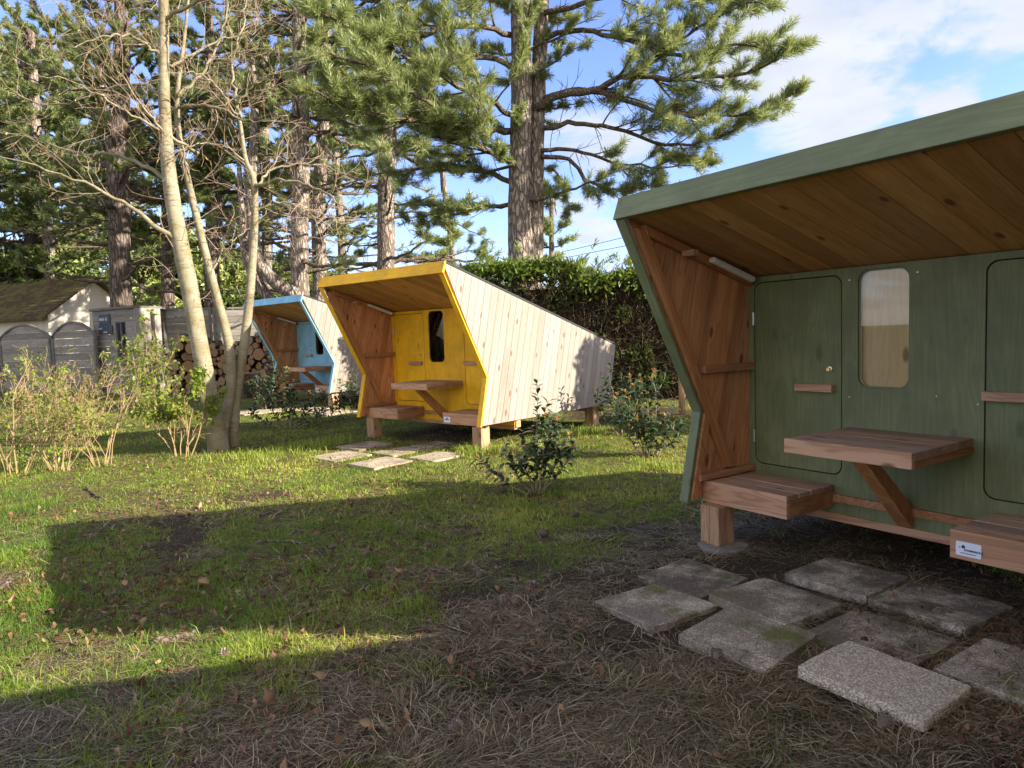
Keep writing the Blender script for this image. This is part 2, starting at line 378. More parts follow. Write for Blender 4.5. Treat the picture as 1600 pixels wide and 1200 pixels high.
# ------------------------------------------------------------------ ground
def axis_lines(lo, hi, f0, f1, step, far):
    a = list(np.arange(f0, f1, step)); s = step; x = f1
    while x < hi: a.append(x); s *= 1.16; x += s
    a.append(hi); s = step; x = f0 - step
    while x > lo: a.insert(0, x); s *= 1.16; x -= s
    a.insert(0, lo); return np.array(a)
gx = axis_lines(-400, 400, -6.5, 5.0, 0.045, 1); gy = axis_lines(-60, 600, 1.2, 11.0, 0.045, 1)
GX, GY = np.meshgrid(gx, gy); nx, ny = len(gx), len(gy)
GZ = gheight(GX, GY)
ii = np.arange((ny - 1) * (nx - 1)); r_, c_ = ii // (nx - 1), ii % (nx - 1); b_ = r_ * nx + c_
gm, t = new_mat('woodland_floor')
P = t.obj(); g = t.attr('lawn')
soil = t.mix(t.noise(P, 9, 6, 0.7), (0.022, 0.017, 0.010), (0.085, 0.064, 0.040))
fn = t.new('ShaderNodeMapping', ins={0: P, 'Rotation': (0, 0, 0.6), 'Scale': (60, 190, 60)}).outputs[0]
soil = t.mix(t.math('MULTIPLY', t.ss(t.noise(fn, 1.0, 2, 0.6, 1.2), 0.55, 0.7, 0, 0.55), t.ss(t.noise(P, 1.7, 4, .6), .42, .6)), soil, (0.24, 0.17, 0.11))
moss = t.mix(t.noise(P, 45, 4, 0.7), (0.045, 0.058, 0.013), (0.20, 0.215, 0.030))
lawn = t.mix(t.ss(t.noise(P, 16, 5, 0.75), 0.42, 0.58), moss, t.mix(t.noise(P, 60, 3, .7), (0.030, 0.021, 0.013), (0.12, 0.085, 0.05)))
lawn = t.mix(t.ss(t.noise(P, 2.3, 4, 0.6), 0.58, 0.72, 0, .8), lawn, t.mix(t.noise(P, 80, 3, .7), (0.06, 0.075, 0.012), (0.24, 0.25, 0.03)))
f = t.ss(t.math('ADD', g, t.math('MULTIPLY', t.math('SUBTRACT', t.noise(P, 14, 5, 0.7), 0.5), 0.9)), 0.30, 0.62)
col = t.mix(f, soil, lawn)
out(t, t.new('ShaderNodeBsdfPrincipled', ins={'Base Color': col, 'Roughness': 0.95, 'Specular IOR Level': 0.1, 'Normal': bump(t, t.noise(P, 70, 4, 0.7), 0.8, 0.015)}).outputs[0])
ground = np_mesh('ground', np.stack([GX.ravel(), GY.ravel(), GZ.ravel()], 1), [np.stack([b_, b_ + 1, b_ + 1 + nx, b_ + nx], 1)], [np.full(len(b_), .5)], gm, None, True)
la = ground.data.attributes.new('lawn', 'FLOAT', 'POINT'); la.data.foreach_set('value', grassness(GX, GY).ravel().astype('f'))
tag(ground, None, None, None, 'structure')

# ------------------------------------------------------------------ the sleeping cabins
CW, ZT, SLOPE = 2.173, 2.018, -0.2943
TY, EY, EZ, BY, BZ, RYB, RYT = -0.03, 0.575, 0.815, 0.451, 0.292, 2.975, 3.183
YW = 1.037
def zroof(y): return ZT + SLOPE * y
def side_boards(x0, x1, rng, gap, width, ymax=None, ztop=0.0):
    """boards leaning with the rear edge, in sheared coordinates u = y - 0.25 z"""
    K = 0.25; mb = MB(); u = TY - K * ZT; rng_u = RYB - K * BZ
    k = K
    def zr(uu): return (ZT + SLOPE * uu) / (1 - SLOPE * k) - ztop           # top: z = ZT + SLOPE*(u + k z)
    ub = BY - k * BZ
    sl_ = (EY - TY) / (EZ - ZT)
    def zl(uu):
        if uu >= ub - 1e-6: return BZ
        # edge T-E: y = TY + sl_*(z - ZT); u = y - k z
        z = (uu - TY + sl_ * ZT) / (sl_ - k); return min(max(z, EZ - 0.02), zr(uu))
    us = [u]
    while us[-1] < rng_u - 0.02: us.append(min(us[-1] + width, rng_u))
    for a, b in zip(us[:-1], us[1:]):
        a2, b2 = a + gap / 2, b - gap / 2
        if b2 - a2 < 0.01: continue
        cuts = [a2] + ([ub] if a2 < ub < b2 else []) + [b2]
        ti = rng.random()
        for c, d in zip(cuts[:-1], cuts[1:]):
            zc, zd = zl(c + 1e-5), zl(d - 1e-5)
            poly = [(c + k * zc, zc), (d + k * zd, zd), (d + k * zr(d), zr(d)), (c + k * zr(c), zr(c))]
            mb.prism(poly, lambda p, q, x: (x, p, q), x0, x1, ti)
    return mb
def edge_pt(s, p, q): return (p[0] + (q[0] - p[0]) * s, p[1] + (q[1] - p[1]) * s)

def make_cabin(name, label, loc, rz, pc, seed, plaque, interior):
    rng = random.Random(seed)
    root = thing(name, label, 'cabin', loc, rz, 'painted wooden sleeping cabins')
    pz = paint(name + '_paint_wall', pc, (0, 0, 1)); px_ = paint(name + '_paint_fascia', pc, (1, 0, 0)); ps = paint(name + '_paint_trim', pc, (0, 0.45, -1))
    # walls: outer cladding and inner lining on both sides
    for s in (0, 1):
        a, b = ((0.0, 0.017), (CW - 0.017, CW))[s]
        side_boards(a, b, rng, 0.0036, 0.112).build('side_cladding', M['clad'], root, bevel=0.002)
        a, b = ((0.017, 0.034), (CW - 0.034, CW - 0.017))[s]
        side_boards(a, b, rng, 0.003, 0.098, ztop=0.03).build('side_lining', M['liner'], root, bevel=0.0015)
    # rear wall
    mb = MB(); n = 18; w = (CW - 0.07) / n
    for i in range(n):
        x0 = 0.035 + i * w
        mb.prism([(RYB - 0.03, BZ), (RYB, BZ), (RYT, zroof(RYT) - 0.012), (RYT - 0.03, zroof(RYT) - 0.012)], lambda p, q, x: (x, p, q), x0 + 0.002, x0 + w - 0.002, rng.random())
    mb.build('rear_wall', M['clad'], root)
    # floor
    mb = MB(); mb.box(0.035, CW - 0.035, YW - 0.02, RYB - 0.035, BZ + 0.003, BZ + 0.045); mb.build('floor', M['beam_y'], root)
    mb = MB(); mb.box(0.02, CW - 0.02, 1.05, 1.13, BZ - 0.09, BZ); mb.box(0.02, CW - 0.02, RYB - 0.2, RYB - 0.12, BZ - 0.09, BZ); mb.build('floor_joists', M['beam_x'], root, bevel=0.003)
    # roof: planked ceiling, felt
    mb = MB(); n = 15; w = (CW - 0.07) / n
    for i in range(n):
        x0 = 0.035 + i * w
        mb.prism([(0.012, zroof(0.012) - 0.096), (RYT - 0.04, zroof(RYT - 0.04) - 0.06), (RYT - 0.04, zroof(RYT - 0.04) - 0.035), (0.012, zroof(0.012) - 0.072)],
                 lambda p, q, x: (x, p, q), x0 + 0.0012, x0 + w - 0.0012, rng.random())
    mb.build('ceiling', M['ceil'], root, bevel=0.0015)
    mb = MB(); mb.prism([(0.004, zroof(0.004) + 0.001), (RYT + 0.02, zroof(RYT + 0.02) + 0.001), (RYT + 0.02, zroof(RYT + 0.02) + 0.022), (0.004, zroof(0.004) + 0.022)],
                        lambda p, q, x: (x, p, q), -0.006, CW + 0.006); mb.build('roof_felt', M['roofing'], root)
    # fascia board along the eave
    mb = MB(); mb.prism([(-0.022, ZT - 0.001), (-0.060, ZT - 0.1), (-0.031, ZT - 0.105), (0.003, ZT + 0.020), (-0.016, ZT + 0.022)], lambda p, q, x: (x, p, q), -0.012, CW + 0.012)
    mb.build('fascia', px_, root, bevel=0.004)
    # front edge trim: two straps per side meeting at the elbow
    for s in (0, 1):
        x0, x1 = ((-0.010, 0.058), (CW - 0.058, CW + 0.010))[s]
        mb = MB()
        T = (TY + 0.001, ZT - 0.105); Ee = (EY - 0.004, EZ); Bb = (BY - 0.004, BZ - 0.012)
        d = (Vector(Ee) - Vector(T)).normalized(); nrm = Vector((d.y, -d.x)) * 0.024
        if nrm.x > 0: nrm = -nrm
        mb.prism([T, Ee, (Ee[0] + nrm.x, Ee[1] + nrm.y * 0.4), (T[0] + nrm.x * 0.6, T[1])], lambda p, q, x: (x, p, q), x0, x1)
        mb.build('edge_trim', ps, root, bevel=0.003)
        mb = MB(); d = (Vector(Bb) - Vector(Ee)).normalized(); n2 = Vector((d.y, -d.x)) * 0.024
        if n2.x > 0: n2 = -n2
        mb.prism([(Ee[0], Ee[1] - 0.003), Bb, (Bb[0] + n2.x, Bb[1]), (Ee[0] + n2.x, Ee[1] - 0.003)], lambda p, q, x: (x, p, q), x0 + 0.002, x1 - 0.002)
        mb.build('edge_trim', ps, root, bevel=0.003)
        # studs and rails inside
        f = (lambda x: x) if s == 0 else (lambda x: CW - x)
        def bx(mb, a, b, *r):
            mb.box(min(f(a), f(b)), max(f(a), f(b)), *r)
        mb = MB()
        sl_ = (EY - TY) / (EZ - ZT)
        za, zb = ZT - 0.15, 0.45
        ya, yb = TY + sl_ * (za - ZT) + 0.004, TY + sl_ * (zb - ZT) + 0.004
        mb.prism([(ya, za), (yb, zb), (yb + 0.075, zb), (ya + 0.075, za - 0.012)], lambda p, q, x: (x, p, q), *sorted((f(0.035), f(0.072))))
        mb.build('brace', M['beam_s'], root, bevel=0.003)
        mb = MB(); mb.prism([(EY + 0.004, EZ - 0.01), (BY + 0.004, BZ + 0.0), (BY + 0.06, BZ), (EY + 0.05, EZ - 0.06)], lambda p, q, x: (x, p, q), *sorted((f(0.035), f(0.066))))
        mb.build('foot_stud', M['beam_s'], root, bevel=0.003)
        mb = MB(); bx(mb, 0.035, 0.083, 0.57 if s == 0 else 0.57, YW - 0.002, 1.043, 1.088); mb.build('rail', M['beam_y'], root, bevel=0.003)
        mb = MB(); bx(mb, 0.035, 0.08, 0.52, YW - 0.002, 0.398, 0.437); mb.build('rail', M['beam_y'], root, bevel=0.003)
        mb = MB()
        mb.prism([(0.10, zroof(0.10) - 0.098), (YW - 0.003, zroof(YW) - 0.098), (YW - 0.003, zroof(YW) - 0.15), (0.12, zroof(0.12) - 0.15)], lambda p, q, x: (x, p, q), *sorted((f(0.035), f(0.077))))
        mb.build('rail', M['beam_s'], root, bevel=0.003)
        if s == 0:
            mb = MB(); mb.box(0.077, 0.165, 0.385, 0.43, 1.722, 1.757); mb.build('coat_peg', M['beam_x'], root, bevel=0.004)
            lp = MB(); p0, p1 = Vector((0.108, 0.60, zroof(0.60) - 0.128)), Vector((0.108, 0.99, zroof(0.99) - 0.128))
            lp.beam(p0, p1, 0.042, 0.036); lo = lp.build('lamp', M['tubew'], root, bevel=0.012)
            lp = MB(); lp.tube([p1, p1 + Vector((0, 0.008, -0.008)), p1 + Vector((-0.02, 0.03, -0.02))], [0.012, 0.008, 0.005], 8); lp.build('lamp_cable', M['dark'], lo, True)
    # painted front wall with two door openings and a window opening
    zt = zroof(YW) - 0.094; x0, x1 = 0.034, CW - 0.034
    d1 = rrect(0.075, 0.657, 0.445, 1.585, 0.055); d2 = rrect(1.372, CW - 0.076, 0.445, 1.585, 0.055); wn = rrect(0.748, 1.024, 0.955, 1.600, 0.062)
    flat_shape('front_wall', [[(x0, 0.225), (x1, 0.225), (x1, zt), (x0, zt)], d1, d2, wn], YW, YW + 0.028, pz, root, 0.003)
    mb = MB(); mb.box(x0 + 0.002, x1 - 0.002, YW - 0.004, YW + 0.05, 0.178, 0.2235); mb.build('base_beam', M['beam_x'], root, bevel=0.003)
    for k, (a, b) in enumerate(((0.075, 0.657), (1.372, CW - 0.076))):
        g_ = 0.007
        dr = flat_shape('door', [rrect(a + g_, b - g_, 0.445 + g_, 1.585 - g_, 0.052)], YW + 0.002, YW + 0.026, pz, root, 0.003)
        mb = MB(); mb.box(a - 0.03, b + 0.03, YW + 0.0285, YW + 0.04, 0.41, 1.62); mb.build('stop', M['dark'], dr)
        hx = (0.377, 0.613) if k == 0 else (1.372, 1.61)
        mb = MB(); mb.box(hx[0], hx[1], YW - 0.034, YW + 0.0015, 0.922, 0.966); mb.build('handle', M['beam_x'], dr, bevel=0.003)
        if k == 0:
            for hz in (1.36, 0.62):
                mb = MB(); mb.box(a - 0.012, a + 0.010, YW - 0.003, YW + 0.0005, hz - 0.04, hz + 0.04); mb.tube([(a, YW - 0.006, hz - 0.04), (a, YW - 0.006, hz + 0.04)], [0.006, 0.006], 8)
                mb.build('hinge', M['steel'], dr)
            mb = MB(); mb.tube([(0.585, YW + 0.002, 1.053), (0.585, YW - 0.008, 1.053), (0.585, YW - 0.009, 1.053), (0.585, YW - 0.022, 1.053)], [0.017, 0.017, 0.011, 0.010], 14)
            mb.build('lock', M['brass'], dr)
    for sx_, sz_ in ((0.05, 0.26), (0.36, 0.265), (0.70, 0.26), (1.34, 0.265), (0.70, 1.55), (1.06, 1.56), (1.345, 0.9), (0.70, 0.9)): mb = MB(); mb.tube([(sx_, YW + 0.0005, sz_), (sx_, YW - 0.0012, sz_)], [0.0045, 0.004], 8); mb.build('screw', M['steel'], root)
    mb = MB(); mb.tube([(1.16, YW + 0.001, 0.93), (1.16, YW - 0.006, 0.93)], [0.006, 0.004], 8); mb.build('screw', M['brass'], root)
    # window: rim, pane, what lies behind
    fr = flat_shape('window', [rrect(0.7485, 1.0235, 0.9555, 1.5995, 0.0615), rrect(0.757, 1.015, 0.964, 1.591, 0.054)], YW + 0.010, YW + 0.027, pz if interior == 'ply' else M['dark'], root)
    flat_shape('pane', [rrect(0.7575, 1.0145, 0.9645, 1.5905, 0.053)], YW + 0.014, YW + 0.018, M['glass'], fr)
    if interior == 'ply':
        mb = MB(); mb.box(0.70, 1.37, YW + 0.0415, YW + 0.055, 0.40, 1.60); mb.build('inner_panel', M['ply'], root)
    else:
        mb = MB(); mb.box(0.68, 1.30, YW + 0.62, YW + 0.64, 0.40, 1.45); mb.build('inner_panel', M['dark'], root)
    # table with strut, two benches
    mb = MB(); ys = np.linspace(0.436, YW - 0.002, 5)
    for i in range(4):
        mb.box(0.700 + 0.001 * i, 1.330 - 0.001 * i, ys[i] + (0.003 if i else 0.027), ys[i + 1] - 0.001, 0.660 + 0.03, 0.7325 - 0.0005 * (i % 2), rng.random())
    tb = mb.build('table_top', M['deck'], root, bevel=0.003)
    mb = MB(); mb.box(0.698, 1.332, 0.436, 0.462, 0.659, 0.7335, 0.6); mb.build('front_board', M['beam_x'], tb, bevel=0.003)
    mb = MB(); mb.box(0.698, 0.722, 0.4625, YW - 0.002, 0.659, 0.689); mb.box(1.308, 1.332, 0.4625, YW - 0.002, 0.659, 0.689); mb.build('side_board', M['beam_y'], tb, bevel=0.002)
    mb = MB(); mb.prism([(0.545, 0.659), (0.64, 0.659), (YW - 0.001, 0.335), (YW - 0.001, 0.235), (YW - 0.02, 0.232)], lambda p, q, x: (x, p, q), 0.975, 1.055)
    mb.build('table_strut', M['beam_s'], root, bevel=0.003)
    for k, (a, b) in enumerate(((0.036, 0.613), (1.426, CW - 0.036))):
        mb = MB(); ys = np.linspace(0.581, YW - 0.006, 5)
        for i in range(4):
            mb.box(a + 0.002, b - 0.002, ys[i] + (0.004 if i else 0.028), ys[i + 1] - 0.004, 0.362, 0.3905 - 0.001 * (i % 2), rng.random())
        bn = mb.build('bench', M['deck'], root, bevel=0.003)
        mb = MB(); mb.box(a, b, 0.581, 0.607, 0.263, 0.3915, 0.55); mb.build('front_board', M['beam_x'], bn, bevel=0.004)
        xe = (b - 0.027, b) if k == 0 else (a, a + 0.027)
        mb = MB(); mb.box(xe[0], xe[1], 0.6075, YW - 0.006, 0.266, 0.3615); mb.build('end_board', M['beam_y'], bn, bevel=0.003)
    # posts
    for a in (0.075, CW - 0.075 - 0.135):
        for y in (0.515, RYB - 0.28):
            mb = MB()
            mb.box(a, a + 0.0665, y, y + 0.14, -0.06, BZ - 0.001 if y > 1 else 0.262, rng.random()); mb.box(a + 0.068, a + 0.135, y, y + 0.14, -0.06, BZ - 0.001 if y > 1 else 0.262, rng.random())
            mb.build('leg', M['beam_z'], root, bevel=0.003)
    # maker's plaque
    mb = MB(); poly = rrect(1.452, 1.552, 0.283, 0.345, 0.006, 4)
    mb.prism(poly, lambda p, q, y: (p, y, q), 0.5785, 0.5808); pl = mb.build('plaque', M['plate'], root)
    if plaque == 'logo':
        text_mesh('lettering', 'CHAMAROLE', 0.0125, M['ink'], pl, (1.484, 0.5780, 0.3065), bold=0.0004)
        text_mesh('lettering', 'www.lachamarole.com', 0.0068, M['ink'], pl, (1.470, 0.5780, 0.2945))
        text_mesh('lettering', 'la', 0.010, M['ink'], pl, (1.464, 0.5780, 0.3175))
        mb = MB(); mb.prism([(1.475, .3175), (1.489, .3175), (1.489, .326), (1.482, .3325), (1.475, .326)], lambda p, q, y: (p, y, q), 0.5775, 0.5784); mb.build('emblem', M['ink'], pl)
    else:
        mb = MB(); mb.prism([(1.475, .3195), (1.53, .3195), (1.515, .330), (1.502, .338), (1.49, .330)], lambda p, q, y: (p, y, q), 0.5775, 0.5784); mb.build('emblem', M['blueink'], pl)
        mb = MB(); mb.box(1.462, 1.542, 0.5775, 0.5784, 0.305, 0.316); mb.build('emblem', M['blueink'], pl)
    return root

GREEN, YELL, BLUE = (0.170, 0.190, 0.088), (0.82, 0.445, 0.012), (0.24, 0.50, 0.66)
cabG = make_cabin('sleeping_cabin', 'sage green wooden cabin with table and benches under its eave, beside the loose bright slab', (0.6343, 3.8696, -0.008), rad(-56.03), GREEN, 1, 'logo', 'ply')
cabY = make_cabin('sleeping_cabin', 'bright yellow wooden cabin with pale plank sides standing in the middle of the lawn', (-2.281, 8.542, 0.035), rad(-40.82), YELL, 2, 'blue', 'dark')
cabB = make_cabin('sleeping_cabin', 'small light blue wooden cabin behind the yellow one, next to the firewood pile', (-5.134, 13.609, 0.084), rad(-43.86), BLUE, 3, 'blue', 'dark')
cabN = make_cabin('sleeping_cabin', 'red neighbouring cabin beyond the picture edge, on the near side of the green one', (0.6343 + 2.94 * 0.5587 - 1.35, 3.8696 - 2.94 * 0.8294 - 0.42, -0.008), rad(-56.03), (0.30, 0.075, 0.05), 4, 'blue', 'dark')
# round concrete pads under the front posts
for c, lab in ((cabG, 'round concrete pad under the front post of the green cabin'), (cabY, 'flat concrete pad under the left front post of the yellow cabin')):
    mb = MB(); ca, sa = math.cos(c.rotation_euler.z), math.sin(c.rotation_euler.z)
    for (lx, ly) in ((0.185, 0.585),):
        x, y = c.location.x + ca * lx - sa * ly, c.location.y + sa * lx + ca * ly
        mb.tube([(0, 0, -0.08), (0, 0, 0.008), (0, 0, 0.016)], [0.15, 0.15, 0.138], 28)
    o = mb.build('footing_pad', M['concrete']); o.location = (x, y, float(gheight(x, y)) + 0.002 if c is cabG else 0.03); tag(o, lab, 'footing')

# ------------------------------------------------------------------ paving slabs
def slab(x, y, s1, s2, rz, label, clean, moss, group, th=0.045, tilt=(0, 0), lift=0.0, seed=0):
    rng = random.Random(seed * 7 + 1); mb = MB(); N = 9
    # slightly irregular outline
    out_ = []
    for (ax, ay), (bx_, by) in zip([(-1, -1), (1, -1), (1, 1), (-1, 1)], [(1, -1), (1, 1), (-1, 1), (-1, -1)]):
        for i in range(N):
            k = i / N; a = (ax + (bx_ - ax) * k) * s1 / 2; b = (ay + (by - ay) * k) * s2 / 2
            if i == 0: a *= 0.985; b *= 0.985
            out_.append((a + rng.uniform(-.0018, .0018), b + rng.uniform(-.0018, .0018)))
    mb.prism(out_, lambda p, q, z: (p, q, z), -th, 0.0)
    o = mb.build('paving_slab', M['slab'], bevel=0.004)
    o.location = (x, y, float(gheight(x, y)) + 0.041 + lift); o.rotation_euler = (tilt[0], tilt[1], rz); o.color = (clean, moss, 0, 1)
    return tag(o, label, 'paving slab', group)
GS = 'loose paving slabs in front of the green cabin'
A = rad(34)
for i, (x, y, s1, s2, rz, cl_, ms, lab, tl, lf) in enumerate([
    (0.90, 3.51, .40, .40, A + .05, 1.0, 1.0, 'dirty half buried slab beside the footing of the green cabin', (.02, -.01), -.018),
    (0.64, 3.19, .42, .40, A, .75, 1.0, 'slab with a bright moss patch, farthest left in front of the green cabin', (-.02, .02), -.008),
    (1.18, 3.14, .42, .42, A - .02, .85, .5, 'brownish slab between the mossy slab and the table of the green cabin', (.02, .03), 0),
    (1.64, 3.40, .42, .42, A + .03, .95, .6, 'dark slab below the gap between the two benches of the green cabin', (0, .01), 0),
    (1.88, 3.03, .42, .42, A - .05, 1.0, .5, 'very dark slab under the plaque of the right hand bench', (-.01, .01), 0),
    (0.94, 2.79, .42, .40, A + .12, .7, .9, 'grey slab with a mossy back edge, beside the bright loose one', (.03, -.02), 0),
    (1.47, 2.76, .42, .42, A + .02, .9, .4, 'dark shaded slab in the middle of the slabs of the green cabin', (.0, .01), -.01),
    (1.28, 2.385, .36, .44, A + .03, .0, .0, 'pale clean slab lying loose on the pine needles, brightest of all', (.03, .02), .026),
    (1.80, 2.40, .42, .42, A, .6, 1.0, 'mossy slab cut by the lower right edge of the picture', (.01, .0), 0)]):
    slab(x, y, s1, s2, rz, lab, cl_, ms, GS, tilt=tl, lift=lf, seed=i)
YS = 'paving slabs in front of the yellow cabin'
A = rad(47)
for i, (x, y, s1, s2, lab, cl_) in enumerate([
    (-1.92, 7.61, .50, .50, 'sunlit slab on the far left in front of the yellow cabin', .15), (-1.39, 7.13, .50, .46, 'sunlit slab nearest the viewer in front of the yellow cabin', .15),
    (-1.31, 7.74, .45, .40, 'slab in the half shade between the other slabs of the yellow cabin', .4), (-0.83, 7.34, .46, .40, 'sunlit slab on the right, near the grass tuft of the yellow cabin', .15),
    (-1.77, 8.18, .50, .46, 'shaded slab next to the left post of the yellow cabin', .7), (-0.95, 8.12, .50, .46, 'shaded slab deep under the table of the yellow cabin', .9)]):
    slab(x, y, s1, s2, A, lab, .35 + cl_ * .6, .6, YS, seed=20 + i, lift=-.024)  # dirt tone also carries shade: shaded slabs get more of it than sunlit ones
for i, (px, py, lab) in enumerate([(395, 646, 'sunlit slab left of the blue cabin'), (440, 641, 'slab in front of the left bench of the blue cabin'), (482, 640, 'slab in front of the table of the blue cabin'), (520, 646, 'slab by the right post of the blue cabin')]):
    g = gnd(px, py); slab(g.x, g.y, .6, .6, rad(46), lab, .3, .3, 'paving slabs in front of the blue cabin', seed=40 + i, lift=-.022)

# ------------------------------------------------------------------ vegetation builders
def unit(v): return v / np.maximum(np.linalg.norm(v, axis=-1, keepdims=True), 1e-9)
def needle_tufts(P, Dv, size, K, width, rs, tint0, tspread=0.95, up=0.15):
    """K needles round each shoot tip; returns V, F, tint"""
    n = len(P); P = np.repeat(P, K, 0); D_ = np.repeat(unit(Dv), K, 0); S = np.repeat(size, K)[:, None]
    base = P - D_ * (rs.rand(n * K, 1) * 1.15) * S * 1.1
    rnd = unit(rs.randn(n * K, 3)); rnd = rnd - D_ * (rnd * D_).sum(1, keepdims=True)
    nd = unit(D_ * (0.35 + 0.75 * rs.rand(n * K, 1)) + unit(rnd) * 0.75 + np.array([0, 0, up]))
    L = S * (0.75 + 0.45 * rs.rand(n * K, 1))
    w = unit(np.cross(nd, rs.randn(n * K, 3))) * width * (0.7 + 0.6 * rs.rand(n * K, 1))
    mid = base + nd * L * 0.55 + rs.randn(n * K, 3) * L * 0.03
    tip = base + nd * L - np.array([0, 0, 1]) * L * 0.06
    V = np.stack([base - w * .6, base + w * .6, mid + w, tip, mid - w], 1).reshape(-1, 3)
    o = np.arange(n * K)[:, None] * 5
    F = o + np.array([[0, 1, 2, 4]]); G = o + np.array([[4, 2, 3]])
    t_ = np.clip(np.repeat(tint0, K) + (rs.rand(n * K) - .5) * tspread, 0, 1)
    return V, [F, G], [t_, t_]
def leaf_faces(P, Dv, N, L, Wd, rs, tint, droop=0.25, crumple=0.0):
    """broad leaves: three quads along a drooping midrib"""
    n = len(P); D_ = unit(Dv); S = unit(np.cross(D_, N)); N2 = np.cross(S, D_); L = L[:, None]; Wd = Wd[:, None]
    ks = [(0.0, .12), (.3, .85), (.62, 1.0), (.86, .6), (1.0, .06)]
    rows = []
    for k, w in ks:
        c = P + D_ * L * k - np.array([0, 0, 1]) * L * droop * k * k
        rows += [c - S * Wd * w * .5 + N2 * Wd * w * .12, c + S * Wd * w * .5 + N2 * Wd * w * .12]
    if crumple: rows = [r + rs.randn(n, 3) * L * crumple * .38 for r in rows]
    V = np.stack(rows, 1).reshape(-1, 3); o = np.arange(n)[:, None] * 10
    F = np.concatenate([o + np.array([[2 * i, 2 * i + 1, 2 * i + 3, 2 * i + 2]]) for i in range(4)])
    return V, [F], [np.tile(tint, 4)]
def small_leaves(P, size, rs, tint, flat=0.0):
    n = len(P); a = unit(rs.randn(n, 3) + np.array([0, 0, 0.0])); nrm = unit(rs.randn(n, 3) + np.array([0, 0, flat])); b = unit(np.cross(nrm, a)); a = np.cross(b, nrm)
    s_ = (size * (0.6 + 0.8 * rs.rand(n)))[:, None]
    V = np.stack([P - a * s_, P + b * s_ * .42 - a * s_ * .1, P + a * s_, P - b * s_ * .42 - a * s_ * .1], 1).reshape(-1, 3)
    return V, [np.arange(n)[:, None] * 4 + np.array([[0, 1, 2, 3]])], [tint]
def merge(parts):
    V = []; fs = {}; o = 0
    for v, F, T in parts:
        V.append(v)
        for f, t_ in zip(F, T):
            fs.setdefault(f.shape[1], []).append((f + o, t_))
        o += len(v)
    F = [np.concatenate([a for a, _ in fs[k]]) for k in fs]; T = [np.concatenate([b for _, b in fs[k]]) for k in fs]
    return np.concatenate(V), F, T
def rot_about(v, axis, ang): return Matrix.Rotation(ang, 3, axis) @ v
def smooth_path(ctrl, n):
    """Catmull-Rom through control points"""
    P = [Vector(c) for c in ctrl]; P = [P[0] * 2 - P[1]] + P + [P[-1] * 2 - P[-2]]; o = []
    seg = len(P) - 3
    for i in range(n):
        u = i / (n - 1) * seg; k = min(int(u), seg - 1); f = u - k; a, b, c, d = P[k:k + 4]
        o.append(0.5 * ((2 * b) + (c - a) * f + (2 * a - 5 * b + 4 * c - d) * f * f + (3 * b - a - 3 * c + d) * f ** 3))
    return o

M['pine_bark'] = bark('pine_bark', (0.25, 0.20, 0.16), (0.39, 0.335, 0.29), (0.31, 0.225, 0.17), 12.0, .3)
M['pine_bark_dark'] = bark('dark_pine_bark', (0.13, 0.10, 0.08), (0.22, 0.18, 0.15), (0.18, 0.115, 0.085), 10.0)
M['branch'] = bark('pine_branch_bark', (0.13, 0.10, 0.075), (0.23, 0.185, 0.145), (0.17, 0.12, 0.08), 20, 0.6, 0.01)
M['needles'] = leafmat('pine_needles', (0.060, 0.100, 0.040), (0.21, 0.275, 0.105), (0.52, 0.55, 0.26), 0.42, 0.45, 0.4)
M['needles_far'] = leafmat('far_pine_needles', (0.045, 0.082, 0.035), (0.16, 0.22, 0.085), (0.42, 0.45, 0.18), 0.44, 0.5, 0.3)
M['needles_yel'] = leafmat('sunny_conifer_leaves', (0.07, 0.115, 0.03), (0.19, 0.25, 0.06), (0.38, 0.41, 0.12), 0.30)

